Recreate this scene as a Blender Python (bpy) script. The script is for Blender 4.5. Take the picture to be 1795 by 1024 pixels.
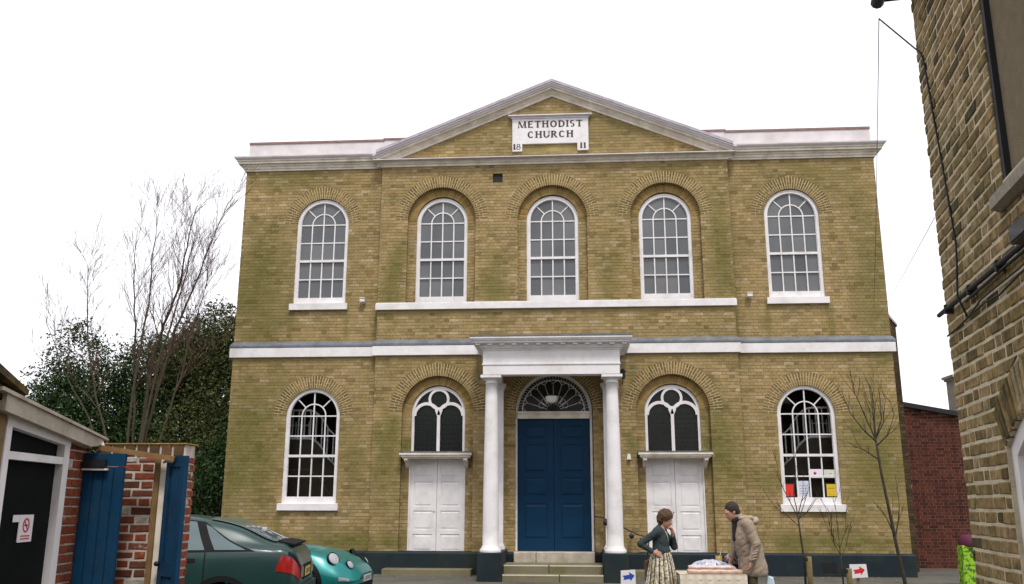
import bpy, bmesh, math, random
import numpy as np
from mathutils import Vector, Matrix
from mathutils.geometry import tessellate_polygon
for o in list(bpy.data.objects): bpy.data.objects.remove(o)
scene = bpy.context.scene
R = math.radians
RNG = random.Random(1811)

# ------------------------------------------------------------------ camera, sky, sun, exposure
cam_data = bpy.data.cameras.new('camera')
cam = bpy.data.objects.new('camera', cam_data)
scene.collection.objects.link(cam)
cam_data.sensor_width = 36.0
cam_data.lens = 31.406
cam_data.clip_start = 0.05
cam_data.clip_end = 3000
_yaw, _pitch, _roll = R(4.0675), R(13.3625), R(0.1217)
_F = Vector((-math.sin(_yaw)*math.cos(_pitch), math.cos(_yaw)*math.cos(_pitch), math.sin(_pitch)))
_Rt = Vector((math.cos(_yaw), math.sin(_yaw), 0)); _U = _Rt.cross(_F)
_R2 = math.cos(_roll)*_Rt + math.sin(_roll)*_U; _U2 = -math.sin(_roll)*_Rt + math.cos(_roll)*_U
cam.matrix_world = Matrix(((_R2.x, _U2.x, -_F.x, 0.4646), (_R2.y, _U2.y, -_F.y, -20.1448), (_R2.z, _U2.z, -_F.z, 1.4436), (0, 0, 0, 1)))
scene.camera = cam

SUN_EL, SUN_AZ = R(58), R(165)          # high, from in front of the church and a little to the right (azimuth from +Y, clockwise)
world = bpy.data.worlds.new('World'); scene.world = world; world.use_nodes = True
wn = world.node_tree.nodes; wl = world.node_tree.links
bg = wn['Background']
sky = wn.new('ShaderNodeTexSky'); sky.sky_type = 'NISHITA'; sky.sun_disc = False
sky.sun_elevation = SUN_EL; sky.sun_rotation = SUN_AZ
skys = wn.new('ShaderNodeMixRGB'); skys.blend_type = 'MULTIPLY'; skys.inputs[0].default_value = 1.0
skys.inputs[2].default_value = (0.1, 0.1, 0.1, 1)
wl.new(sky.outputs[0], skys.inputs[1])
cloud = wn.new('ShaderNodeMixRGB'); cloud.inputs[0].default_value = 0.9       # closed cloud cover: an even white overcast
cloud.inputs[2].default_value = (0.97, 0.955, 0.99, 1)
wl.new(skys.outputs[0], cloud.inputs[1]); wl.new(cloud.outputs[0], bg.inputs[0])
bg.inputs[1].default_value = 0.88
sun_d = bpy.data.lights.new('sun', 'SUN'); sun_d.energy = 1.5; sun_d.angle = R(11); sun_d.color = (1.0, 0.96, 0.9)
sun = bpy.data.objects.new('sun', sun_d); scene.collection.objects.link(sun)
sun.rotation_euler = Vector((-math.sin(SUN_AZ)*math.cos(SUN_EL), -math.cos(SUN_AZ)*math.cos(SUN_EL), -math.sin(SUN_EL))).to_track_quat('-Z', 'Y').to_euler()
scene.view_settings.view_transform = 'Standard'; scene.view_settings.look = 'None'
scene.view_settings.exposure = 0.70; scene.view_settings.gamma = 1.0

# ------------------------------------------------------------------ node helpers and materials
MATS = {}
class NT:
    def __init__(s, name):
        s.m = bpy.data.materials.new(name); s.m.use_nodes = True
        s.n = s.m.node_tree.nodes; s.l = s.m.node_tree.links
        s.p = s.n['Principled BSDF']
    def node(s, t, **kw):
        x = s.n.new(t)
        for k, v in kw.items(): setattr(x, k, v)
        return x
    def lk(s, a, b): s.l.new(a, b)
    def val(s, x, inp):
        if hasattr(x, 'links') or isinstance(x, bpy.types.NodeSocket): s.l.new(x, inp)
        else: inp.default_value = x
    def math(s, op, a, b=0.0, clamp=False):
        x = s.node('ShaderNodeMath', operation=op, use_clamp=clamp); s.val(a, x.inputs[0]); s.val(b, x.inputs[1]); return x.outputs[0]
    def mix(s, f, a, b, mode='MIX'):
        x = s.node('ShaderNodeMixRGB', blend_type=mode); s.val(f, x.inputs[0])
        for q, i in ((a, 1), (b, 2)):
            if isinstance(q, tuple): x.inputs[i].default_value = q if len(q) == 4 else (*q, 1)
            else: s.l.new(q, x.inputs[i])
        return x.outputs[0]
    def noise(s, vec, scale, detail=3, rough=0.55, w=None):
        x = s.node('ShaderNodeTexNoise'); x.inputs['Scale'].default_value = scale; x.inputs['Detail'].default_value = detail
        x.inputs['Roughness'].default_value = rough
        if vec is not None: s.l.new(vec, x.inputs['Vector'])
        return x.outputs['Fac']
    def ramp(s, f, stops, interp='LINEAR'):
        x = s.node('ShaderNodeValToRGB'); s.val(f, x.inputs[0]); cr = x.color_ramp; cr.interpolation = interp
        while len(cr.elements) < len(stops): cr.elements.new(0.5)
        for e, (p, c) in zip(cr.elements, stops): e.position = p; e.color = c if len(c) == 4 else (*c, 1)
        return x.outputs[0]
    def pos(s): return s.node('ShaderNodeNewGeometry').outputs['Position']
    def bump(s, h, strength=0.3, dist=0.01):
        x = s.node('ShaderNodeBump'); x.inputs['Strength'].default_value = strength; x.inputs['Distance'].default_value = dist
        s.val(h, x.inputs['Height']); s.l.new(x.outputs[0], s.p.inputs['Normal'])
    def done(s, col=None, rough=None, spec=None, metal=None):
        if col is not None:
            if isinstance(col, tuple): s.p.inputs['Base Color'].default_value = (*col[:3], 1)
            else: s.l.new(col, s.p.inputs['Base Color'])
        if rough is not None: s.val(rough, s.p.inputs['Roughness'])
        if spec is not None: s.p.inputs['Specular IOR Level'].default_value = spec
        if metal is not None: s.p.inputs['Metallic'].default_value = metal
        MATS[s.m.name] = s.m
        return s.m

def plain(name, col, rough=0.6, var=0.15, scale=6.0, bump=0.0, bscale=40, spec=0.4, metal=0.0, dirt=None, dirt_amt=0.0, dscale=2.0):
    t = NT(name); p = t.pos()
    n = t.noise(p, scale, 4)
    c = t.mix(1.0, col, t.ramp(n, [(0.25, (1-var,)*3), (0.75, (1+var,)*3)]), 'MULTIPLY')
    if dirt:
        f = t.math('MULTIPLY', t.ramp(t.noise(p, dscale, 6, 0.65), [(0.45, (0, 0, 0)), (0.7, (1, 1, 1))]), dirt_amt)
        c = t.mix(f, c, dirt)
    if bump: t.bump(t.noise(p, bscale, 4), bump)
    return t.done(c, rough, spec, metal)

def brick_mat(name, stops, mottling=0.25, stain=None, stain_col=(0.1, 0.11, 0.035), patches=(), bumps=0.4, sc=1.0, extra=None):
    """brick colour: one random tone per brick (face attribute + object random), mottling inside it, stains over all"""
    t = NT(name); p = t.pos()
    a = t.node('ShaderNodeAttribute', attribute_name='rnd').outputs['Fac']
    oi = t.node('ShaderNodeObjectInfo').outputs['Random']
    r = t.math('FRACT', t.math('ADD', a, oi))
    c = t.ramp(r, stops)
    n1 = t.noise(p, (13 if mottling > .4 else 22)*sc, 5, 0.7); n2 = t.noise(p, 0.9*sc, 4, 0.6)
    c = t.mix(1.0, c, t.ramp(n1, [(0.3, (1-mottling,)*3), (0.7, (1+mottling,)*3)]), 'MULTIPLY')
    c = t.mix(1.0, c, t.ramp(t.noise(p, 4.5*sc, 5, 0.7), [(0.3, (.80, .81, .80)), (0.7, (1.18, 1.17, 1.18))]), 'MULTIPLY')
    c = t.mix(1.0, c, t.ramp(n2, [(0.3, (0.80, 0.83, 0.78)), (0.7, (1.16, 1.10, 1.08))]), 'MULTIPLY')
    if patches:
        sep = t.node('ShaderNodeSeparateXYZ'); t.lk(p, sep.inputs[0])
        nz = t.math('MULTIPLY', t.math('SUBTRACT', t.noise(p, 1.7, 6, 0.7), 0.5), 2.6)
        tot = None
        for (x, z, rx, rz, amt) in patches:
            dx = t.math('DIVIDE', t.math('SUBTRACT', sep.outputs[0], x), rx); dz = t.math('DIVIDE', t.math('SUBTRACT', sep.outputs[2], z), rz)
            d = t.math('SQRT', t.math('ADD', t.math('MULTIPLY', dx, dx), t.math('MULTIPLY', dz, dz)))
            f = t.math('MULTIPLY', t.math('ADD', t.math('SUBTRACT', 1.4, d), nz, True), amt)
            tot = f if tot is None else t.math('MAXIMUM', tot, f)
        fine = t.ramp(t.noise(p, 9, 5, 0.7), [(0.3, (0.45,)*3), (0.65, (1, 1, 1))])
        c = t.mix(t.math('MULTIPLY', tot, fine), c, t.mix(0.45, stain_col, t.mix(1.0, c, stain_col, 'MULTIPLY')))
    elif stain:
        f = t.math('MULTIPLY', t.ramp(t.noise(p, 1.3*sc, 6, 0.7), [(0.45, (0, 0, 0)), (0.7, (1, 1, 1))]), stain)
        c = t.mix(f, c, stain_col)
    if extra:
        ecol, eth, eamt, esc = extra
        f = t.math('MULTIPLY', t.ramp(t.noise(p, esc, 4, 0.6), [(eth, (0, 0, 0)), (eth+0.06, (1, 1, 1))]), eamt)
        c = t.mix(f, c, ecol)
    t.bump(t.noise(p, 60*sc, 4, 0.7), bumps, 0.006)
    return t.done(c, 0.9, 0.2)

MOSS = [(-4.14, 5.5, .07, .45, .7), (4.13, 5.5, .07, .45, .7), (-6.2, 5.5, .09, .5, .6), (-4.84, 5.55, .07, .4, .6), (6.22, 5.5, .09, .5, .6), (4.84, 5.55, .07, .4, .6), (-6.2, .95, .09, .4, .6), (6.2, .95, .09, .4, .6), (-1.75, 4.3, .1, .5, .6), (1.75, 4.2, .1, .5, .6), (-6.95, 6.3, 0.7, 1.7, .8), (-6.9, 2.7, 0.8, 1.6, .85), (-3.78, 6.6, .3, 1.0, .85), (-1.35, 6.5, .32, .75, .7), (1.3, 6.6, .3, .8, .6), (3.85, 7.3, .28, 1.6, .75),
        (-3.75, 2.6, .35, 1.1, .85), (-4.55, 2.4, .3, .8, .6), (3.72, 2.7, .4, 1.1, .85), (6.9, 2.4, .7, 1.3, .75), (4.6, 2.0, .5, .35, .5), (7.2, 6.4, .5, 2.4, .5),
        (-3.3, 2.75, .28, .22, 1.0), (3.45, 2.75, .3, .22, 1.0), (1.72, 2.72, .2, .25, 1.0), (-4.4, .62, 1.6, .2, .9), (5.6, .66, 1.9, .2, .8), (0.2, 10.1, 3.0, .5, .35), (2.9, 9.2, .5, .3, .4), (-6.3, 9.1, 1.0, .25, .5), (6.2, 8.9, 1.2, .5, .4)]
church_brick = brick_mat('church_brick', [(0.0, (.20, .145, .062)), (0.10, (.27, .20, .09)), (0.35, (.31, .232, .107)), (0.6, (.33, .248, .118)), (0.78, (.325, .235, .125)), (0.92, (.365, .278, .145)), (0.985, (.41, .33, .21)), (1.0, (.22, .155, .08))],
    0.18, patches=MOSS, stain_col=(.15, .165, .028))
arch_brick = brick_mat('arch_brick', [(0, (.14, .095, .042)), (0.4, (.20, .138, .06)), (0.8, (.25, .175, .075)), (1, (.17, .115, .05))], 0.25, patches=MOSS, stain_col=(.125, .125, .035))
inner_brick = brick_mat('inner_arch_brick', [(0, (.24, .145, .05)), (0.5, (.32, .205, .075)), (1, (.37, .245, .095))], 0.22, patches=MOSS[-12:-8], stain_col=(.1, .11, .03))
near_brick = brick_mat('weathered_stock_brick', [(0, (.06, .048, .022)), (0.10, (.14, .10, .042)), (0.35, (.22, .158, .066)), (0.6, (.265, .192, .082)), (0.8, (.275, .185, .095)), (0.95, (.31, .235, .12)), (1, (.34, .27, .17))],
    0.62, stain=0.4, stain_col=(.09, .075, .026), bumps=0.9)
left_brick = brick_mat('red_garden_brick', [(0, (.10, .035, .02)), (0.3, (.20, .05, .025)), (0.6, (.26, .065, .03)), (0.80, (.17, .055, .035)), (0.9, (.13, .06, .04)), (0.925, (.40, .36, .32)), (1, (.45, .41, .37))], 0.35, stain=0.35, stain_col=(.07, .05, .03), bumps=0.8, extra=((.42, .38, .34), 0.60, 0.85, 3.3))
red_brick = brick_mat('dark_red_brick', [(0, (.05, .016, .012)), (0.5, (.085, .024, .017)), (1, (.115, .034, .022))], 0.25, stain=0.2, stain_col=(.05, .03, .02))
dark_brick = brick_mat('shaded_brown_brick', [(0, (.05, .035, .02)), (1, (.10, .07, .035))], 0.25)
mortar = plain('pale_mortar', (.335, .262, .118), 0.95, 0.2, 3, 0.3, 120, 0.1, dirt=(.16, .15, .055), dirt_amt=.6, dscale=.8)
arch_mortar = plain('cream_arch_mortar', (.55, .455, .25), 0.95, 0.15, 5, 0.3, 120, 0.1)
near_mortar = plain('grey_lime_mortar', (.56, .49, .35), 0.95, 0.2, 9, 0.6, 90, 0.1, dirt=(.26, .22, .13), dirt_amt=.5, dscale=5)
red_mortar = plain('red_wall_mortar', (.22, .145, .11), 0.95, 0.15, 9, 0.3, 90, 0.1)
left_mortar = plain('garden_wall_mortar', (.52, .46, .41), 0.95, 0.25, 9, 0.6, 90, 0.1)
white_paint = plain('white_paint', (.76, .735, .745), 0.5, 0.05, 3, 0.06, 30, 0.4, dirt=(.44, .40, .34), dirt_amt=.42, dscale=2.6)
stone_paint = plain('weathered_cream_paint', (.74, .68, .59), 0.7, 0.12, 5, 0.2, 50, 0.25, dirt=(.34, .29, .21), dirt_amt=.55, dscale=3.5)
render_white = plain('grey_white_render', (.66, .62, .63), 0.8, 0.1, 2.5, 0.2, 60, 0.2, dirt=(.42, .37, .34), dirt_amt=.55, dscale=1.6)
coping_red = plain('reddish_coping', (.24, .15, .135), 0.85, 0.25, 8, 0.3, 60)
lead = plain('grey_lead', (.11, .12, .138), 0.6, 0.25, 5, 0.2, 30, 0.4, dirt=(.22, .24, .26), dirt_amt=.5, dscale=3)
slate = plain('lilac_grey_slate', (.38, .35, .39), 0.75, 0.2, 6, 0.3, 30)
plinth_paint = plain('dark_blue_grey_plinth_paint', (.012, .021, .028), 0.6, 0.2, 2.5, 0.15, 40, 0.2, dirt=(.035, .045, .02), dirt_amt=.5, dscale=1.5)
blue_paint = plain('dark_blue_door_paint', (.0015, .030, .076), 0.5, 0.15, 2.5, 0.08, 30, 0.18)
gate_blue = plain('weathered_blue_gate_paint', (.0025, .037, .088), 0.65, 0.25, 4, 0.2, 50, 0.15, dirt=(.02, .045, .075), dirt_amt=.5, dscale=5)
step_stone = plain('mossy_step_stone', (.20, .175, .115), 0.9, 0.2, 5, 0.4, 50, 0.2, dirt=(.12, .115, .04), dirt_amt=.85, dscale=2.5)
pale_stone = plain('pale_threshold_stone', (.48, .42, .35), 0.85, 0.15, 5, 0.3, 50, 0.2, dirt=(.2, .18, .11), dirt_amt=.6, dscale=3)
nosing = plain('worn_pale_nosing', (.6, .56, .45), 0.8, 0.1, 8)
wood_brown = plain('worn_brown_wood', (.2, .125, .05), 0.75, 0.3, 9, 0.3, 60)
beam_wood = plain('orange_brown_timber', (.20, .115, .042), 0.75, 0.25, 12, 0.3, 60)
post_wood = plain('olive_stake_wood', (.17, .13, .05), 0.8, 0.25, 12, 0.3, 60)
black_metal = plain('black_metal', (.012, .012, .014), 0.45, 0.2, 8)
black_plastic = plain('black_rubber', (.015, .015, .017), 0.7, 0.2, 8)
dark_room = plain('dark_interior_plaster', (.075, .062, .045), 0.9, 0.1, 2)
asphalt = plain('worn_asphalt', (.10, .096, .082), 0.92, 0.3, 1.1, 0.5, 160, 0.2, dirt=(.14, .13, .10), dirt_amt=.7, dscale=.9)
panel_render = plain('brown_grey_cement_render', (.2, .165, .11), 0.95, 0.14, 14, 0.7, 130, 0.1, dirt=(.15, .125, .08), dirt_amt=.7, dscale=2.0)
ledge_stone = plain('rough_grey_sill_stone', (.30, .27, .22), 0.95, 0.25, 25, 0.8, 90, 0.1)
ink_brown = plain('dark_brown_lettering', (.06, .035, .035), 0.6, 0.1)
def grey_glass(name, col, rough):
    t = NT(name); p = t.pos()
    c = t.mix(1.0, col, t.ramp(t.noise(p, 1.1, 3), [(0.3, (.8, .8, .82)), (0.7, (1.15, 1.12, 1.1))]), 'MULTIPLY')
    c = t.mix(1.0, c, t.ramp(t.node('ShaderNodeObjectInfo').outputs['Random'], [(0, (.66, .69, .72)), (.6, (1, 1, 1)), (1, (1.25, 1.2, 1.15))]), 'MULTIPLY')
    t.bump(t.noise(p, 3.5, 2), 0.06, 0.02)
    return t.done(c, rough, 0.5)
frost_glass = grey_glass('grey_obscured_glass', (.118, .128, .135), 0.16)
dark_glass = grey_glass('dark_leaded_glass', (.012, .016, .014), 0.2)
def clear_glass(name, tint=(.95, .97, .96)):
    t = NT(name)
    tr = t.node('ShaderNodeBsdfTransparent'); tr.inputs[0].default_value = (*tint, 1)
    gl = t.node('ShaderNodeBsdfGlossy'); gl.inputs['Roughness'].default_value = 0.03
    fr = t.node('ShaderNodeFresnel'); fr.inputs[0].default_value = 1.45
    mx = t.node('ShaderNodeMixShader'); t.lk(fr.outputs[0], mx.inputs[0]); t.lk(tr.outputs[0], mx.inputs[1]); t.lk(gl.outputs[0], mx.inputs[2])
    t.lk(mx.outputs[0], t.n['Material Output'].inputs[0]); MATS[name] = t.m
    return t.m
window_glass = clear_glass('clear_window_glass')

# ------------------------------------------------------------------ mesh helpers
COL = scene.collection
class Fr:
    """wall frame: u along the wall, z up, d into the wall"""
    def __init__(s, o, u, n): s.o = Vector(o); s.u = Vector(u).normalized(); s.n = Vector(n).normalized()
    def __call__(s, u, z, d): return s.o + s.u*u + s.n*d + Vector((0, 0, z))
XZ = Fr((0, 0, 0), (1, 0, 0), (0, 1, 0))
class MB:
    def __init__(s): s.v = []; s.f = []; s.r = []; s.sm = []
    def add(s, vs, fs, rnd=0.0, smooth=False):
        b = len(s.v); s.v += [tuple(v) for v in vs]; s.f += [tuple(i+b for i in f) for f in fs]
        s.r += [rnd]*len(fs); s.sm += [smooth]*len(fs); return s
    def quad(s, a, b, c, d, rnd=0.0): return s.add([a, b, c, d], [(0, 1, 2, 3)], rnd)
    def box(s, x0, x1, y0, y1, z0, z1, rnd=0.0):
        v = [(x0, y0, z0), (x1, y0, z0), (x1, y1, z0), (x0, y1, z0), (x0, y0, z1), (x1, y0, z1), (x1, y1, z1), (x0, y1, z1)]
        return s.add(v, [(0, 3, 2, 1), (4, 5, 6, 7), (0, 1, 5, 4), (1, 2, 6, 5), (2, 3, 7, 6), (3, 0, 4, 7)], rnd)
    def prism(s, poly, d0, d1, fr=XZ, rnd=0.0, back=True, cham=0.0, dep=0.004):
        n = len(poly)
        if cham:
            cx = sum(p[0] for p in poly)/n; cz = sum(p[1] for p in poly)/n
            ins = []
            for (u, z) in poly:
                du, dz = cx-u, cz-z
                ins.append((u+math.copysign(min(cham, abs(du)), du), z+math.copysign(min(cham, abs(dz)), dz)))
            vs = [fr(u, z, d0) for u, z in ins] + [fr(u, z, d0+dep) for u, z in poly] + [fr(u, z, d1) for u, z in poly]
            fs = [tuple(range(n))] + [(i, n+i, n+(i+1) % n, (i+1) % n) for i in range(n)] + [(n+i, 2*n+i, 2*n+(i+1) % n, n+(i+1) % n) for i in range(n)]
            if back: fs.append(tuple(reversed(range(2*n, 3*n))))
        else:
            vs = [fr(u, z, d0) for u, z in poly] + [fr(u, z, d1) for u, z in poly]
            fs = [tuple(range(n))] + [(i, n+i, n+(i+1) % n, (i+1) % n) for i in range(n)]
            if back: fs.append(tuple(reversed(range(n, 2*n))))
        return s.add(vs, fs, rnd)
    def strip(s, A, B, closed=False, smooth=False):
        n = len(A); fs = [(i, (i+1) % n, n+(i+1) % n, n+i) for i in range(n if closed else n-1)]
        return s.add(list(A)+list(B), fs, 0.0, smooth)
    def band(s, inner, outer, d0, d1, fr=XZ, closed=False):
        """flat ribbon between two (u,z) polylines, given thickness"""
        fi = [fr(u, z, d0) for u, z in inner]; fo = [fr(u, z, d0) for u, z in outer]
        bi = [fr(u, z, d1) for u, z in inner]; bo = [fr(u, z, d1) for u, z in outer]
        s.strip(fi, fo, closed); s.strip(bi, fi, closed); s.strip(fo, bo, closed); s.strip(bo, bi, closed)
        if not closed:
            s.quad(fi[0], fo[0], bo[0], bi[0]); s.quad(fi[-1], fo[-1], bo[-1], bi[-1])
        return s
    def tube(s, pts, radii, seg=8, cap=True):
        pts = [Vector(p) for p in pts]; n = len(pts)
        if not hasattr(radii, '__len__'): radii = [radii]*n
        rings = []; ref = None
        for i in range(n):
            t = (pts[min(i+1, n-1)]-pts[max(i-1, 0)])
            if t.length < 1e-9: t = Vector((0, 0, 1))
            t.normalize()
            if ref is None: ref = t.orthogonal().normalized()
            ref = (ref - t*ref.dot(t))
            if ref.length < 1e-6: ref = t.orthogonal()
            ref.normalize(); bi = t.cross(ref)
            rings.append([pts[i]+(ref*math.cos(a)+bi*math.sin(a))*radii[i] for a in [2*math.pi*k/seg for k in range(seg)]])
        b = len(s.v); s.v += [tuple(v) for r in rings for v in r]
        for i in range(n-1):
            for k in range(seg):
                s.f.append((b+i*seg+k, b+i*seg+(k+1) % seg, b+(i+1)*seg+(k+1) % seg, b+(i+1)*seg+k)); s.r.append(0.0); s.sm.append(True)
        if cap:
            for q, rev in ((0, True), (n-1, False)):
                f = tuple(b+q*seg+k for k in range(seg)); s.f.append(f[::-1] if rev else f); s.r.append(0.0); s.sm.append(False)
        return s
    def lathe(s, prof, c=(0, 0, 0), seg=32, axis='z', smooth=True):
        vs = []
        for r, z in prof:
            for k in range(seg):
                a = 2*math.pi*k/seg; x, y = r*math.cos(a), r*math.sin(a)
                vs.append((c[0]+x, c[1]+y, c[2]+z) if axis == 'z' else ((c[0]+x, c[1]+z, c[2]+y) if axis == 'y' else (c[0]+z, c[1]+x, c[2]+y)))
        fs = [(i*seg+k, i*seg+(k+1) % seg, (i+1)*seg+(k+1) % seg, (i+1)*seg+k) for i in range(len(prof)-1) for k in range(seg)]
        return s.add(vs, fs, 0.0, smooth)
    def mesh(s, name, mat=None, loc=None):
        me = bpy.data.meshes.new(name); v = s.v
        if loc is not None: v = [(a[0]-loc[0], a[1]-loc[1], a[2]-loc[2]) for a in v]
        me.from_pydata(v, [], s.f); me.update()
        at = me.attributes.new('rnd', 'FLOAT', 'FACE'); at.data.foreach_set('value', s.r)
        if any(s.sm): me.polygons.foreach_set('use_smooth', s.sm)
        if mat: me.materials.append(mat)
        return me
    def build(s, name, mat=None, parent=None, loc=None):
        o = bpy.data.objects.new(name, s.mesh(name, mat, loc)); COL.objects.link(o)
        if loc is not None: o.location = loc
        if parent is not None: attach(o, parent)
        return o
def attach(o, parent):
    """parent keeping the world position (parents here are never rotated or scaled at build time)"""
    o.parent = parent
    o.matrix_parent_inverse = WORLD(parent).inverted()
def WORLD(o):
    return o.matrix_basis if o.parent is None else WORLD(o.parent) @ o.matrix_parent_inverse @ o.matrix_basis
def tag(o, label=None, cat=None, group=None, kind=None):
    if label: o['label'] = label
    if cat: o['category'] = cat
    if group: o['group'] = group
    if kind: o['kind'] = kind
    return o
def thing(name, label, cat, loc=(0, 0, 0), group=None):
    o = bpy.data.objects.new(name, None); COL.objects.link(o); o.location = loc; o.empty_display_size = 0.2
    return tag(o, label, cat, group)

# ---- brick laying: polygons in (u, z); openings give the blocked interval at a height
class Arch:
    """round-headed opening, blocked out to radius R above zc and to half-width w below it (down to zb)"""
    def __init__(s, c, zc, R_, zb, w=None): s.c, s.zc, s.R, s.zb = c, zc, R_, zb; s.w = R_ if w is None else w
    def span(s, z):
        if z < s.zb-1e-6 or z > s.zc+s.R: return None
        if z <= s.zc: return (s.c-s.w, s.c+s.w)
        h = math.sqrt(max(0, s.R**2-(z-s.zc)**2)); return (s.c-h, s.c+h)
class Rect:
    def __init__(s, x0, x1, z0, z1): s.x0, s.x1, s.z0, s.z1 = x0, x1, z0, z1
    def span(s, z): return (s.x0, s.x1) if s.z0 <= z <= s.z1 else None
class TopLine:
    """keeps bricks below a sloping line z = f(u): handled by clipping ends"""
    pass
def lay(u0, u1, z0, z1, ops=(), course=0.075, S=0.225, H=0.1125, joint=0.010, clip=None, jit=0.0, seed=0):
    """Flemish bond; returns list of 4-corner polygons (u,z)"""
    out = []; rg = random.Random(seed); per = S+H; k = 0; z = z0
    while z < z1-0.012:
        za, zb = z, min(z+course-joint, z1)
        L, Rr = u0, u1
        if clip:
            c = clip(za, zb)
            if c is None: z += course; k += 1; continue
            L, Rr = max(u0, c[0]), min(u1, c[1])
        blocks = []
        for op in ops:
            a, b, m = op.span(za), op.span(zb), op.span((za+zb)/2)
            if a is None and b is None and m is None: continue
            if a is None and b is None: a = b = m
            if a is None: a = b if isinstance(op, Rect) or op.zb > za else ((b[0]+b[1])/2,)*2
            if b is None: b = a if isinstance(op, Rect) else ((a[0]+a[1])/2,)*2
            blocks.append((a[0], b[0], a[1], b[1]))
        blocks.sort()
        segs = []; l0 = l1 = L
        for (a0, a1, b0, b1) in blocks:
            segs.append((l0, l1, a0, a1)); l0, l1 = b0, b1
        segs.append((l0, l1, Rr, Rr))
        off = (0 if k % 2 == 0 else (S+H)/2) + (rg.uniform(-.02, .02) if jit else 0)
        for (l0, l1, r0, r1) in segs:
            if max(r0, r1)-min(l0, l1) < 0.02: continue
            u = u0-per+off-per; i = 0
            while u < max(r0, r1):
                w = S if i % 2 == 0 else H
                a, b = u+joint/2, u+w-joint/2
                p = [max(a, l0), min(b, r0), min(b, r1), max(a, l1)]
                if p[1]-p[0] > 0.015 or p[2]-p[3] > 0.015:
                    q = [(p[0], za), (max(p[1], p[0]), za), (max(p[2], p[3]), zb), (p[3], zb)]
                    if jit: q = [(x+rg.uniform(-jit, jit), y+rg.uniform(-jit, jit)) for x, y in q]
                    out.append(q)
                u += w; i += 1
        z += course; k += 1
    return out
def voussoirs(c, zc, R0, R1, a0=0.0, a1=math.pi, step=0.069, split=True, joint=0.015, seed=0):
    out = []; n = max(6, round((a1-a0)*R1/step)); rg = random.Random(seed)
    for i in range(n):
        b0, b1 = a0+(a1-a0)*i/n, a0+(a1-a0)*(i+1)/n
        cut = R0+(R1-R0)*(0.64 if i % 2 else 0.34)
        rows = [(R0, cut-joint/2), (cut+joint/2, R1)] if split else [(R0, R1)]
        for (ra, rb) in rows:
            p = []
            for rr, s in ((ra, 0), (rb, 0), (rb, 1), (ra, 1)):
                j = (joint*0.45 + (rr-R0)*0.012)/rr
                a = b0+j if s == 0 else b1-j
                p.append((c+rr*math.cos(a), zc+rr*math.sin(a)))
            out.append(p)
    return out
_brick_cache = {}
def emit(polys, parent, mat, fr=XZ, d0=0.0, depth=0.1, single=0, key=None, cham=0.0, stuff='brickwork', jd=0.0, seed=0, name='brick'):
    """lay the polygons as bricks: the `single` ones ranked best by key are objects of their own, the rest one stuff mesh"""
    rg = random.Random(seed)
    order = sorted(range(len(polys)), key=lambda i: key(polys[i])) if key else list(range(len(polys)))
    one = set(order[:single]); mb = MB()
    for i, p in enumerate(polys):
        dj = rg.uniform(-jd, jd)
        if i in one:
            cu = sum(q[0] for q in p)/len(p); cz = sum(q[1] for q in p)/len(p)
            rel = tuple((round(q[0]-cu, 3), round(q[1]-cz, 3)) for q in p)
            k = (mat.name, rel, depth, cham, tuple(fr.u))
            if k not in _brick_cache:
                f0 = Fr((0, 0, 0), fr.u, fr.n)
                _brick_cache[k] = MB().prism(rel, 0, depth, f0, 0.0, False, cham).mesh('brick', mat)
            o = bpy.data.objects.new(name, _brick_cache[k]); COL.objects.link(o)
            o.location = fr(cu, cz, d0+dj)
            if parent is not None: attach(o, parent)
        else:
            mb.prism(p, d0+dj, d0+dj+depth, fr, rg.random(), False, cham)
    if mb.f:
        o = mb.build(stuff, mat, parent); o['kind'] = 'stuff'; return o
def arc(c, zc, r, a0, a1, n): return [(c+r*math.cos(a0+(a1-a0)*i/n), zc+r*math.sin(a0+(a1-a0)*i/n)) for i in range(n+1)]
def sheet_with_holes(outer, holes, d, fr=XZ, reveal=0.0, mb=None):
    mb = mb or MB()
    loops = [[Vector((u, z, 0)) for u, z in outer]] + [[Vector((u, z, 0)) for u, z in h] for h in holes]
    tris = tessellate_polygon(loops); flat = [p for l in loops for p in l]
    mb.add([fr(p.x, p.y, d) for p in flat], [tuple(t) for t in tris])
    for h in holes:
        if reveal: mb.strip([fr(u, z, d) for u, z in h], [fr(u, z, d+reveal) for u, z in h], True)
    return mb
def sweep(path, prof, mb=None):
    """moulding swept along a plan polyline (left-to-right as seen from outside, outside is on the right-hand side of travel); prof = [(out, z)]"""
    mb = mb or MB(); n = len(path); offs = []
    for i in range(n):
        p = Vector(path[i])
        d0 = (Vector(path[i])-Vector(path[i-1])).normalized() if i > 0 else None
        d1 = (Vector(path[i+1])-Vector(path[i])).normalized() if i < n-1 else None
        n0 = Vector((d0.y, -d0.x)) if d0 else None; n1 = Vector((d1.y, -d1.x)) if d1 else None
        if n0 is None: m = n1
        elif n1 is None: m = n0
        else: m = (n0+n1)/(1+n0.dot(n1))
        offs.append(m)
    rings = [[(path[i][0]+offs[i].x*o, path[i][1]+offs[i].y*o, z) for (o, z) in prof] for i in range(n)]
    for i in range(n-1): mb.strip(rings[i], rings[i+1])
    for q in (0, n-1): mb.add(rings[q], [tuple(range(len(prof)))])
    return mb
GROUND = lambda y: -0.03+0.012*y

# ================================================================== ground
gm = MB()
gm.add([(-400, -120, GROUND(-120)), (400, -120, GROUND(-120)), (400, 0, GROUND(0)), (-400, 0, GROUND(0)), (400, 900, GROUND(0)), (-400, 900, GROUND(0))], [(0, 1, 2, 3), (3, 2, 4, 5)])
tag(gm.build('ground', asphalt), kind='structure')

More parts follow.
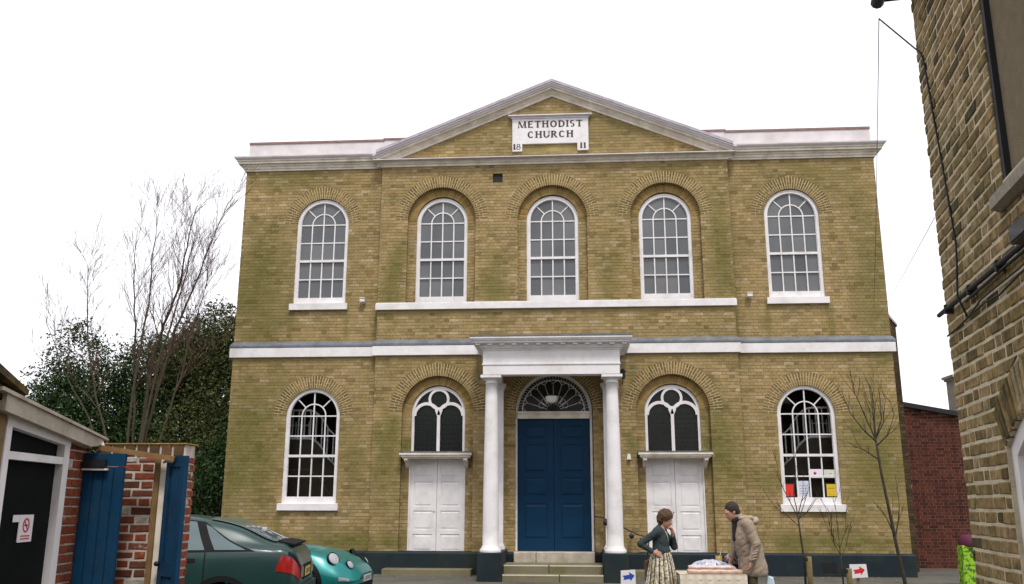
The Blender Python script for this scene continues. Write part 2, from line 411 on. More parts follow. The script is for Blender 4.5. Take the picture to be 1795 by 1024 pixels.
# ================================================================== the church
church = thing('church', 'yellow brick chapel with white pediment plaque, columned porch and round-headed windows', 'church')
BAY, HALF, YB = 4.1, 7.5, -0.12
TOPZ = 9.43
UZ, LZ, LCZ = 8.0, 3.40, 3.47            # arch centres: upper row, lower wing, lower centre
WX = (-5.525, 5.525); CX = (-2.635, -0.015, 2.615)
FB = Fr((0, YB, 0), (1, 0, 0), (0, 1, 0))
def arch_loop(c, zc, r, zb, n=20): return [(c-r, zb), (c+r, zb)] + arc(c, zc, r, 0, math.pi, n)
polys_w = []; polys_arch = []; polys_in = []; back = MB()
for wx in WX:
    x0, x1 = (-HALF, -BAY) if wx < 0 else (BAY, HALF)
    ops = [Arch(wx, UZ, .925, UZ), Rect(wx-.625, wx+.625, 5.9, UZ), Arch(wx, LZ, .925, LZ), Rect(wx-.625, wx+.625, 1.3, LZ), Rect(x0-1, x1+1, 4.75, 5.0)]
    polys_w += lay(x0, x1, 0.43, TOPZ, ops, seed=int(wx*10)+99)
    sheet_with_holes([(x0, -.2), (x1, -.2), (x1, TOPZ+.3), (x0, TOPZ+.3)], [arch_loop(wx, UZ, .631, 5.9), arch_loop(wx, LZ, .631, 1.3)], .007, XZ, .24, back)
    polys_arch += voussoirs(wx, UZ, .625, .925, seed=3) + voussoirs(wx, LZ, .625, .925, seed=4)
polys_c = []
tymp = lambda za, zb: (-(11.12-zb)/.41, (11.12-zb)/.41) if zb < 11.05 else None
ops = [Rect(-9, 9, 4.75, 5.0), Rect(-9, 9, 5.80, 5.98)]
holes = []
for c in CX:
    ops += [Arch(c, UZ, 1.09, UZ), Rect(c-.81, c+.81, 5.98, UZ)]; holes.append(arch_loop(c, UZ, .816, 5.985))
for c in (CX[0], CX[2]):
    ops += [Arch(c, LCZ, 1.10, LCZ), Rect(c-.81, c+.81, .0, LCZ)]; holes.append(arch_loop(c, LCZ, .816, -.1))
ops += [Arch(CX[1], 3.48, 1.09, 3.48), Rect(CX[1]-.86, CX[1]+.86, .0, 3.48)]; holes.append(arch_loop(CX[1], 3.48, .866, -.1))
ops += [Rect(-1.42, -1.19, 8.9, 9.125)]; holes.append([(-1.42, 8.9), (-1.19, 8.9), (-1.19, 9.125), (-1.42, 9.125)])
polys_c += lay(-BAY, BAY, 0.43, 9.42, ops, seed=77) + lay(-BAY, BAY, 9.44, 11.1, [Rect(-.97, .88, 9.68, 10.55)], clip=tymp, seed=78)
sheet_with_holes([(-BAY, -.2), (BAY, -.2), (BAY, 9.6), (0, 11.25), (-BAY, 9.6)], holes, .007, FB, .12, back)
for s in (-1, 1): back.quad((s*BAY, YB+.007, -.2), (s*BAY, .02, -.2), (s*BAY, .02, 9.6), (s*BAY, YB+.007, 9.6))
for c in CX: polys_arch_c = None
arch_c = []
for c in CX: arch_c += voussoirs(c, UZ, .81, 1.09, seed=5)
for c in (CX[0], CX[2]): arch_c += voussoirs(c, LCZ, .81, 1.10, seed=6)
arch_c += voussoirs(CX[1], 3.48, .86, 1.09, seed=7)
# recessed plane inside the blind arches of the centre
polys_rec = []
for c in CX:
    polys_rec += lay(c-.82, c+.82, 5.98, UZ, [Rect(c-.61, c+.61, 5.9, UZ+.2)], seed=int(c*7)+40)
    polys_in += voussoirs(c, UZ, .61, .815, split=False, seed=8, joint=.02)
    sheet_with_holes([(c-.83, 5.9), (c+.83, 5.9)] + arc(c, UZ, .83, 0, math.pi, 20), [arch_loop(c, UZ, .616, 5.95)], .007, XZ, .24, back)
for c in (CX[0], CX[2]):
    polys_rec += lay(c-.82, c+.82, .43, LCZ, [Rect(c-.61, c+.61, 2.5, LCZ+.2), Rect(c-.634, c+.634, .1, 2.4999)], seed=int(c*7)+60)
    polys_in += voussoirs(c, LCZ, .61, .815, split=False, seed=9, joint=.02)
    sheet_with_holes([(c-.83, -.2), (c+.83, -.2)] + arc(c, LCZ, .83, 0, math.pi, 20), [arch_loop(c, LCZ, .616, .24)], .007, XZ, .24, back)
wall = back.build('wall', mortar, church)
camp = Vector((0.46, -20.1, 1.44))
near_key = lambda p: (Vector((p[0][0], 0, p[0][1]))-camp).length - 0.6*(abs(p[1][0]-p[0][0]) > .2)
polys_w = [p for p in polys_w]
emit(polys_w, church, church_brick, XZ, 0.0, .12, single=300, key=near_key, stuff='brickwork', jd=.0012, seed=1)
emit(polys_c, church, church_brick, FB, 0.0, .12, stuff='brickwork', jd=.0012, seed=2)
emit(polys_rec, church, church_brick, XZ, 0.0, .2, stuff='recess_brickwork', jd=.001, seed=3)
# arches: cream mortar bed behind the voussoirs
am = MB()
for wx in WX:
    for zc in (UZ, LZ): MB().band(arc(wx, zc, .628, 0, math.pi, 40), arc(wx, zc, .925, 0, math.pi, 40), .004, .12).build('arch_mortar_bed', arch_mortar, church)
ac = MB()
for c, zc, r0, r1 in [(c, UZ, .813, 1.09) for c in CX]+[(c, LCZ, .813, 1.10) for c in (CX[0], CX[2])]+[(CX[1], 3.48, .863, 1.09)]:
    MB().band(arc(c, zc, r0, 0, math.pi, 40), arc(c, zc, r1, 0, math.pi, 40), .004, .115, FB).build('arch_mortar_bed', arch_mortar, church)
for c, zc in [(c, UZ) for c in CX]+[(c, LCZ) for c in (CX[0], CX[2])]: MB().band(arc(c, zc, .614, 0, math.pi, 40), arc(c, zc, .812, 0, math.pi, 40), .005, .1).build('inner_arch_mortar', mortar, church)
emit(polys_arch, church, arch_brick, XZ, -.001, .13, stuff='arch_bricks', seed=4)
emit(arch_c, church, arch_brick, FB, -.001, .118, stuff='arch_bricks', seed=5)
emit(polys_in, church, inner_brick, XZ, -.001, .2, stuff='inner_arch_bricks', jd=.001, seed=6)
# body of the building behind the front
bd = MB()
DEEP = 15.0
for s in (-1, 1): bd.box(*sorted((s*HALF, s*(HALF-.3))), .012, DEEP, -.3, 9.6)
bd.box(-HALF+.3, HALF-.3, DEEP-.3, DEEP, -.3, 9.6)
bd.build('side_wall', dark_brick, church)
rf = MB()
rf.add([(-BAY-.1, .05, 9.6), (BAY+.1, .05, 9.6), (0, .05, 11.25), (-BAY-.1, DEEP, 9.6), (BAY+.1, DEEP, 9.6), (0, DEEP, 11.25)], [(0, 2, 5, 3), (2, 1, 4, 5), (0, 1, 2), (3, 5, 4)])
rf.box(-HALF+.02, -BAY-.1, .25, DEEP, 9.55, 9.68); rf.box(BAY+.1, HALF-.02, .25, DEEP, 9.55, 9.68)
rf.build('roof', slate, church)
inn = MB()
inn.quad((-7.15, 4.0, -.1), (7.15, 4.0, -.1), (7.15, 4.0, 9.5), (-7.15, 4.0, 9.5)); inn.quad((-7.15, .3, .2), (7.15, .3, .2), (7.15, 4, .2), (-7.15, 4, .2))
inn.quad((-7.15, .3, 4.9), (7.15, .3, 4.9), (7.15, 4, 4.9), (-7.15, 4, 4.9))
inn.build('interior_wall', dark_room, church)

# ---- bands, sills, cornices
PATH = [(-HALF, DEEP), (-HALF, 0), (-BAY, 0), (-BAY, YB), (BAY, YB), (BAY, 0), (HALF, 0), (HALF, DEEP)]
sweep(PATH, [(.0, 4.75), (.065, 4.755), (.065, 4.965), (.055, 4.975), (-.02, 4.985)]).build('band_course', white_paint, church)
sweep(PATH, [(.06, 4.978), (.074, 4.982), (.07, 5.03), (.02, 5.105), (-.004, 5.12)]).build('lead_flashing', lead, church)
sb = MB(); sb.box(-BAY-.03, BAY+.03, YB-.075, YB+.03, 5.82, 5.96); sb.box(-BAY-.02, BAY+.02, YB-.06, .02, 5.955, 5.985)
sb.build('sill_band', white_paint, church)
pl = sweep(PATH, [(.0, -.25), (.055, -.25), (.055, .40), (.03, .43), (-.02, .455)])
pl.build('plinth', plinth_paint, church)
# recess plinths behind the side doors
for c in (CX[0], CX[2]):
    MB().box(c-.82, c+.82, -.05, .02, -.2, .20).build('door_plinth', plinth_paint, church)
WPATH = [(-HALF, DEEP), (-HALF, 0), (-BAY, 0)]
def cor(path, name):
    sweep(path, [(-.02, 9.36), (.035, 9.36), (.04, 9.40), (.06, 9.41), (.075, 9.455), (.10, 9.47), (.105, 9.50), (.165, 9.515), (.17, 9.56), (.19, 9.57), (.20, 9.60)]).build(name, stone_paint, church)
    g = sweep(path, [(.16, 9.598), (.205, 9.602), (.235, 9.63), (.25, 9.655), (.25, 9.685), (.1, 9.705), (-.02, 9.71)])
    o = g.build('cornice_gutter', render_white, church)
cor(WPATH, 'cornice'); cor([(BAY, 0), (HALF, 0), (HALF, DEEP)], 'cornice')
sweep([(-BAY, 0), (-BAY, YB), (BAY, YB), (BAY, 0)], [(-.02, 9.34), (.03, 9.34), (.035, 9.385), (.06, 9.395), (.08, 9.43), (.10, 9.44), (.105, 9.455)]).build('bed_cornice', stone_paint, church)
sweep([(-BAY, 0), (-BAY, YB), (BAY, YB), (BAY, 0)], [(.08, 9.454), (.19, 9.462), (.2, 9.468), (.2, 9.488), (.185, 9.494), (-.02, 9.51)]).build('bed_cornice_fillet', render_white, church)
# raking cornice
def rake(prof, name, mat, ext=4.30):
    mb = MB(); pts = []
    for x in (-ext, 0, ext):
        pts.append([(x, YB-p, 11.09+dz-.41*abs(x)) for p, dz in prof])
    mb.strip(pts[0], pts[1]); mb.strip(pts[1], pts[2])
    for q in (0, 2): mb.add(pts[q], [tuple(range(len(prof)))])
    return mb.build(name, mat, church)
rake([(-.03, -.02), (.03, -.02), (.035, .035), (.055, .045), (.085, .085), (.10, .09), (.10, .115), (.17, .125), (.175, .165)], 'raking_cornice', stone_paint, 4.22)
rake([(.15, .163), (.2, .17), (.215, .20), (.25, .225), (.25, .255), (.1, .26)], 'raking_cornice_fillet', render_white, 4.30)
rake([(-.28, .258), (.262, .25), (.268, .262), (.262, .335), (-.28, .35)], 'raking_coping', slate, 4.22)
# parapets
for s in (-1, 1):
    a, b = sorted((s*4.12, s*(HALF-.02)))
    m = MB(); m.box(a, b, .02, .27, 9.69, 10.08)
    a2, b2 = sorted((s*(HALF-.26), s*(HALF-.02))); m.box(a2, b2, .27, 3.0, 9.69, 10.08)
    a3, b3 = sorted((s*2.9, s*4.135)); m.box(a3, b3, .03, .27, 9.5, 10.12)
    pr_ = m.build('parapet', render_white, church)
    c = MB(); c.box(min(a, b)-.005, max(a, b)+.005, .0, .29, 10.081, 10.135); c.box(min(a3, b3), max(a3, b3), .005, .285, 10.121, 10.165)
    c.build('parapet_coping', coping_red, pr_)

# ---- windows
def tilt_quad(mb, poly, y, rg):
    k1, k2 = rg.uniform(-.012, .012), rg.uniform(-.012, .012)
    cu = sum(p[0] for p in poly)/len(poly); cz = sum(p[1] for p in poly)/len(poly)
    mb.add([(u, y+k1*(u-cu)+k2*(z-cz), z) for u, z in poly], [tuple(range(len(poly)))])
def sash_window(c, zc, Ro, zbot, y, glass, seed, sill=None, row=.45):
    rg = random.Random(seed); w = Ro-.072; zg = zc-4*row
    f = MB()
    outer = [(c-Ro-.012, zbot)] + [(c-Ro-.012, zc)] + arc(c, zc, Ro+.012, math.pi, 0, 32)[1:-1] + [(c+Ro+.012, zc), (c+Ro+.012, zbot)]
    inner = [(c-w, zbot)] + [(c-w, zc)] + arc(c, zc, w, math.pi, 0, 32)[1:-1] + [(c+w, zc), (c+w, zbot)]
    f.band(inner, outer, y, y+.12)
    f.box(c-w, c+w, y+.015, y+.10, zbot, zg)
    # a fine staff bead round the sash, for depth
    inner2 = [(c-w+.012, zg), (c-w+.012, zc)] + arc(c, zc, w-.012, math.pi, 0, 32)[1:-1] + [(c+w-.012, zc), (c+w-.012, zg)]
    inner1 = [(c-w, zg), (c-w, zc)] + arc(c, zc, w, math.pi, 0, 32)[1:-1] + [(c+w, zc), (c+w, zg)]
    f.band(inner2, inner1, y+.022, y+.09)
    win = f.build('window', white_paint, church)
    b = MB(); bw = .0135; yb = y+.035; ye = y+.075
    h = w/2
    for x in (c-h, c, c+h):
        top = zc if x != c else zc+w
        b.box(x-bw, x+bw, yb, ye, zg, top)
    for i in range(4):
        z = zc-i*row
        if i == 2: b.box(c-w, c+w, yb-.02, ye, z-.028, z+.028)
        else: b.box(c-w, c+w, yb+.002, ye-.002, z-bw, z+bw)
    b.band(arc(c, zc, h-bw, 0, math.pi, 24), arc(c, zc, h+bw, 0, math.pi, 24), yb+.003, ye-.003)
    for a in (R(45), R(135)):
        d = Vector((math.cos(a), math.sin(a))); nn = Vector((-d.y, d.x))*bw*.9
        p = [Vector((c, zc))+d*h-nn, Vector((c, zc))+d*(w+.005)-nn, Vector((c, zc))+d*(w+.005)+nn, Vector((c, zc))+d*h+nn]
        b.prism([tuple(q) for q in p], yb+.004, ye-.004)
    b.build('glazing_bars', white_paint, win)
    yp = y+.055
    cols = [c-w, c-h, c, c+h, c+w]
    for r_ in range(4):
        for k in range(4):
            m = MB(); tilt_quad(m, [(cols[k], zc-(r_+1)*row), (cols[k+1], zc-(r_+1)*row), (cols[k+1], zc-r_*row), (cols[k], zc-r_*row)], yp+(.018 if r_ > 1 else 0), rg); m.build('pane', glass, win)
    for k, (a0, a1) in enumerate(((0, .5), (.5, 1))):
        m = MB(); tilt_quad(m, [(c, zc)]+arc(c, zc, h, a0*math.pi, a1*math.pi, 8), yp, rg); m.build('pane', glass, win)
    for k in range(4):
        a0, a1 = math.pi*k/4, math.pi*(k+1)/4
        m = MB(); tilt_quad(m, arc(c, zc, w, a0, a1, 6)+arc(c, zc, h, a1, a0, 6), yp, rg); m.build('pane', glass, win)
    if sill:
        z0, z1, hw = sill
        s = MB(); s.box(c-hw, c+hw, -.075, .05, z0, z1-.012); s.add([(c-hw, -.075, z1-.012), (c+hw, -.075, z1-.012), (c+hw, .1, z1+.012), (c-hw, .1, z1+.012)], [(0, 1, 2, 3)])
        s.build('sill', white_paint, win)
    return win
for i, wx in enumerate(WX):
    sash_window(wx, UZ-.02, .622, 6.03, .045, frost_glass, 10+i, (5.87, 6.03, .69))
    sash_window(wx, LZ, .622, 1.46, .045, window_glass, 20+i, (1.30, 1.455, .69))
for i, c in enumerate(CX): sash_window(c, UZ-.03, .606, 5.99, .055, frost_glass, 30+i)

# ---- traceried lights over the side doors, hood shelves and the white doors
def tracery(c, seed):
    rg = random.Random(seed); Ro, y, zc, zb = .607, .05, LCZ-.03, 2.58
    w = Ro-.055; f = MB()
    outer = [(c-Ro-.012, zb), (c-Ro-.012, zc)] + arc(c, zc, Ro+.012, math.pi, 0, 32)[1:-1] + [(c+Ro+.012, zc), (c+Ro+.012, zb)]
    inner = [(c-w, zb), (c-w, zc)] + arc(c, zc, w, math.pi, 0, 32)[1:-1] + [(c+w, zc), (c+w, zb)]
    f.band(inner, outer, y, y+.1)
    # two round-headed lights and a circle
    hw = w/2; zl = zc-.05
    cz_ = zc+w-.225+.0
    f.band(arc(c, cz_, .185, 0, 2*math.pi, 36)[:-1], arc(c, cz_, .24, 0, 2*math.pi, 36)[:-1], y+.006, y+.09, XZ, True)
    for s in (-1, 1):
        cc = c+s*hw
        f.band(arc(cc, zl, hw-.035, 0, math.pi, 24), arc(cc, zl, hw+.035, 0, math.pi, 24), y+.004, y+.092)
    f.box(c-.035, c+.035, y+.003, y+.09, zb, zl+.02)
    f.prism([(c-.09, zl+.13), (c-.03, zl-.02), (c+.03, zl-.02), (c+.09, zl+.13)], y+.008, y+.088)
    win = f.build('tracery_window', white_paint, church)
    for s in (-1, 1):
        m = MB(); cc = c+s*hw; tilt_quad(m, [(cc-hw, zb), (cc+hw, zb), (cc+hw, zl)]+arc(cc, zl, hw, 0, math.pi, 12)[1:], y+.06, rg); m.build('pane', dark_glass, win)
        m = MB(); tilt_quad(m, [(c+s*.2, zl+.1), (c+s*(w), zl+.05)]+[(c+math.copysign(w*math.cos(a), s), zc+w*math.sin(a)) for a in [math.pi/2*k/8 for k in range(0, 8)]]+[(c+s*.05, zc+w)], y+.066, rg); m.build('pane', dark_glass, win)
        lb = MB()
    m = MB(); tilt_quad(m, arc(c, cz_, .2, 0, 2*math.pi, 24)[:-1], y+.05, rg); m.build('pane', dark_glass, win)
    lb = MB()
    for k in range(-5, 6):
        if k == 0: continue
        lb.box(c+k*.1-.003, c+k*.1+.003, y+.052, y+.058, zb, zl+.1)
    for k in range(1, 9): lb.box(c-w, c+w, y+.0515, y+.0575, zb+k*.105-.003, zb+k*.105+.003)
    lb.build('leading', black_metal, win)
    # hood shelf
    h = MB(); h.box(c-.80, c+.80, -.36, .02, 2.50, 2.545); h.box(c-.765, c+.765, -.33, .02, 2.455, 2.50); h.box(c-.74, c+.74, -.29, .02, 2.425, 2.455)
    hd = h.build('door_hood', stone_paint, church)
    MB().box(c-.815, c+.815, -.365, .03, 2.546, 2.575).build('hood_lead', lead, hd)
    for s in (-1, 1):
        bx = c+s*.66; k = MB()
        k.prism([(-.30, 2.425), (-.30, 2.385), (-.26, 2.36), (-.16, 2.345), (-.05, 2.25), (.0, 2.22), (.0, 2.425)], bx-.04, bx+.04, Fr((0, 0, 0), (0, 1, 0), (1, 0, 0)))
        k.build('bracket', stone_paint, hd)
    # double door
    z0, z1 = .31, 2.44; d = MB()
    d.band([(c-.605, z0), (c-.605, z1), (c+.605, z1), (c+.605, z0)], [(c-.63, z0), (c-.63, z1+.03), (c+.63, z1+.03), (c+.63, z0)], .0, .1)
    dr = d.build('double_door', white_paint, church)
    for s in (-1, 1):
        a, b = sorted((c+s*.004, c+s*.604)); lf = MB(); lf.box(a, b, .05, .09, z0+.01, z1)
        st, yq = .085, .036
        zs = [z0+.01, z0+.13, .80, .89, 1.30, 1.39, 1.93, 2.02, z1-.09, z1]
        lf.box(a, a+st, yq, .05, zs[0], z1); lf.box(b-st, b, yq, .05, zs[0], z1)
        for q in range(0, 10, 2): lf.box(a+st, b-st, yq+.001, .05, zs[q], zs[q+1])
        for q in range(1, 9, 2): lf.prism([(a+st+.03, zs[q]+.03), (b-st-.03, zs[q]+.03), (b-st-.03, zs[q+1]-.03), (a+st+.03, zs[q+1]-.03)], .041, .05, cham=.02, dep=.008)
        lo = lf.build('door_leaf', white_paint, dr)
    MB().lathe([(0, -.012), (.012, -.012), (.012, .0)], (c-.055, .034, 1.28), 10, 'y').build('keyhole', black_metal, dr)
    MB().box(c-.63, c+.63, -.10, .06, .215, .305).build('wooden_threshold', wood_brown, dr)
    s = MB(); s.prism([(c-1.05, -.15), (c+.85, -.15), (c+.85, .10), (c-1.05, .10)], -.62, -.14, XZ, 0, True, .012, .012); s.build('door_step', step_stone, church)
tracery(CX[0], 1); tracery(CX[2], 2)

# ---- main door
dc = -.03
d = MB(); zs0 = .455
fo = [(dc-.86, zs0), (dc-.86, 3.48)] + arc(dc, 3.48, .86, math.pi, 0, 32)[1:-1] + [(dc+.86, 3.48), (dc+.86, zs0)]
fi = [(dc-.81, zs0), (dc-.81, 3.48)] + arc(dc, 3.48, .79, math.pi, 0, 32)[1:-1] + [(dc+.81, 3.48), (dc+.81, zs0)]
d.band(fi, fo, -.02, .12)
maind = d.build('main_door', white_paint, church)
tr = MB(); tr.box(dc-.81, dc+.81, -.05, .1, 3.31, 3.47); tr.box(dc-.83, dc+.83, -.075, .1, 3.425, 3.468)
tr.build('transom', stone_paint, maind)
for s in (-1, 1):
    a, b = sorted((dc+s*.004, dc+s*.805)); lf = MB(); lf.box(a, b, .06, .11, zs0+.01, 3.31)
    st = .14; zs = [zs0+.01, .72, 1.45, 1.58, 1.60, 1.75, 2.25, 2.38, 2.80, 2.90]
    rails = [(zs0+.01, .70), (1.46, 1.62), (2.02, 2.13), (2.75, 2.86), (3.18, 3.31)]
    lf.box(a, a+st, .045, .06, zs0+.01, 3.31); lf.box(b-st, b, .045, .06, zs0+.01, 3.31)
    for (q0, q1) in rails: lf.box(a+st, b-st, .046, .06, q0, q1)
    for k in range(4):
        lf.prism([(a+st+.03, rails[k][1]+.03), (b-st-.03, rails[k][1]+.03), (b-st-.03, rails[k+1][0]-.03), (a+st+.03, rails[k+1][0]-.03)], .042, .06, cham=.035, dep=.014)
    lf.build('door_leaf', blue_paint, maind)
fan = MB()
for k in range(1, 10):
    a = math.pi*k/10; dd = Vector((math.cos(a), math.sin(a)))
    p0, p1 = dd*.16, dd*.62
    fan.tube([(dc+p0.x, .05, 3.48+p0.y), (dc+p1.x, .05, 3.48+p1.y)], .008, 5)
for k in range(10):
    am_ = math.pi*(k+.5)/10; w_ = math.pi/20; pts = []
    for q in range(9):
        t = q/8; a = am_-w_+2*w_*t; rr = .62+.075*math.sin(math.pi*t); pts.append((dc+rr*math.cos(a), .05, 3.48+rr*math.sin(a)))
    fan.tube(pts, .008, 5)
    rr = .3; pts = [(dc+rr*math.cos(am_)+.065*math.cos(q*math.pi/4), .05, 3.48+rr*math.sin(am_)*.98+.065*math.sin(q*math.pi/4)) for q in range(9)]
    if 1 <= k <= 8: fan.tube(pts, .006, 5)
fan.band(arc(dc, 3.48, .69, 0, math.pi, 32), arc(dc, 3.48, .708, 0, math.pi, 32), .03, .06)
for k in range(1, 36):
    a = math.pi*k/36; fan.tube([(dc+.70*math.cos(a), .05, 3.48+.70*math.sin(a)), (dc+.79*math.cos(a+.03), .05, 3.48+.79*math.sin(a+.03))], .006, 4)
fan.build('fanlight_bars', white_paint, maind)
MB().add([(x, .065, z) for x, z in [(dc-.8, 3.46), (dc+.8, 3.46)]+arc(dc, 3.48, .8, 0, math.pi, 24)], [tuple(range(27))]).build('fanlight_pane', dark_glass, maind)

# ---- porch
port = MB(); X0, X1, YF = -1.45, 1.39, -1.72
port.box(X0, X1, YF, YF+.30, 4.07, 4.27); port.box(X0-.018, X1+.018, YF-.018, YF+.3, 4.272, 4.302); port.box(X0-.004, X1+.004, YF-.004, YF+.3, 4.304, 4.60)
for xs in (X0, X1-.3):
    port.box(xs, xs+.3, YF+.302, YB-.002, 4.07, 4.60)
    xo = xs-.018 if xs == X0 else xs+.318
    port.box(min(xo, xs+.1), max(xo, xs+.2), YF+.31, YB-.003, 4.272, 4.302)
port.box(X0+.301, X1-.301, YF+.301, YB-.004, 4.5, 4.55)
porch = port.build('porch', white_paint, church)
pp = [(X0, YB), (X0, YF), (X1, YF), (X1, YB)]
cm = sweep(pp, [(-.02, 4.57), (.02, 4.575), (.03, 4.605), (.06, 4.615), (.075, 4.64), (.085, 4.645), (.085, 4.70), (.20, 4.712), (.205, 4.74), (.23, 4.755), (.25, 4.79), (.26, 4.795), (.26, 4.83), (-.1, 4.86)])
cm.build('porch_cornice', white_paint, porch)
n = 13
for k in range(n):
    x = X0-.10+(X1-X0+.20)*k/(n-1)
    MB().box(x-.05, x+.05, YF-.165, YF-.08, 4.672, 4.707).build('dentil', white_paint, porch)
for s, xx in ((-1, X0), (1, X1)):
    for k in range(1, 7):
        y = YF+.02+k*.22
        MB().box(*sorted((xx+s*.08, xx+s*.165)), y-.05, y+.05, 4.672, 4.707).build('dentil', white_paint, porch)
lr = MB(); lr.add([(X0-.27, YF-.27, 4.832), (X1+.27, YF-.27, 4.832), (X1+.27, YB, 4.90), (X0-.27, YB, 4.90), (X0-.27, YF-.27, 4.858), (X1+.27, YF-.27, 4.858), (X1+.27, YB, 4.96), (X0-.27, YB, 4.96)], [(0, 3, 2, 1), (4, 5, 6, 7), (0, 1, 5, 4), (1, 2, 6, 5), (3, 0, 4, 7)])
for k in range(5):
    x = X0+.2+k*.62; lr.tube([(x, YF-.27, 4.862), (x, YB, 4.965)], .022, 6)
lr.build('porch_lead_roof', lead, porch)
def column(x, y):
    m = MB(); prof = []
    z0, z1 = .52, 4.07
    prof += [(.215, .505), (.218, .53), (.215, .56), (.19, .58), (.185, .60), (.172, .625)]
    for k in range(13):
        t = k/12; r = .163-.040*t**1.6; prof.append((r, .64+t*(3.90-.64)))
    prof += [(.138, 3.905), (.138, 3.925), (.122, 3.93), (.122, 3.965), (.15, 3.985), (.172, 4.01)]
    m.lathe(prof, (x, y, 0), 36); m.box(x-.215, x+.215, y-.215, y+.215, 4.012, 4.068)
    m.build('column', white_paint, porch)
column(-1.285, -1.50); column(1.225, -1.50)
for s, x in ((-1, -1.285), (1, 1.225)):
    m = MB(); m.box(x-.15, x+.15, YB-.13, YB, .60, 3.93); m.box(x-.19, x+.19, YB-.17, YB, .50, .56); m.box(x-.17, x+.17, YB-.15, YB, .561, .60)
    m.box(x-.17, x+.17, YB-.15, YB, 3.931, 3.98); m.box(x-.2, x+.2, YB-.18, YB, 3.981, 4.068)
    m.build('pilaster', white_paint, porch)
    b = MB(); b.prism([(x-.245, -.3), (x+.245, -.3), (x+.245, .50), (x-.245, .50)], -1.76, YB-.06, XZ, 0, True, .012, .012)
    b.build('column_plinth', plinth_paint, porch)
st = MB()
for (y0, y1, z0, z1) in ((-1.72, -1.30, -.25, .085), (-1.36, -.40, -.2, .245)):
    for (a, b) in ((-1.035, .1), (.108, .975)) if z1 < .1 else ((-1.035, -.12), (-.112, .975)):
        q = MB(); q.prism([(a, z0), (b, z0), (b, z1), (a, z1)], y0, y1, XZ, 0, True, .014, .014); q.build('step', step_stone, porch)
        MB().box(a+.01, b-.01, y0-.003, y0+.022, z1-.018, z1+.003).build('step_nosing', nosing, porch)
for (a, b) in ((-.89, -.42), (-.412, .83)):
    q = MB(); q.prism([(a, .1), (b, .1), (b, .452), (a, .452)], -.42, .05, XZ, 0, True, .012, .012); q.build('threshold', pale_stone, maind)
# iron handrail beside the steps
hr = thing('iron_handrail', 'thin black iron handrail with scrolled end right of the blue door', 'handrail', (1.3, -.22, .9))
sc = [(1.83+.06*math.cos(a)*(1-q*.06), -.3, .74+.06*math.sin(a)*(1-q*.06)) for q, a in enumerate([R(90-30*k) for k in range(11)])]
MB().tube([(.84, -.16, 1.17), (.88, -.3, 1.19), (1.0, -.3, 1.17), (1.3, -.3, 1.03), (1.6, -.3, .89), (1.78, -.3, .81)]+sc, .013, 8).build('rail', black_metal, hr)
for x, z in ((1.07, 1.06), (1.62, .79)):
    MB().lathe([(0, -.02), (.05, -.02), (.055, 0), (.05, .02), (0, .02)], (x, -.3, z), 16, 'y').tube([(x, -.3, z), (x, -.12, z-.02)], .01, 6).tube([(x, -.3, z), (x, -.3, z+.09)], .01, 6).build('rail_bracket', black_metal, hr)
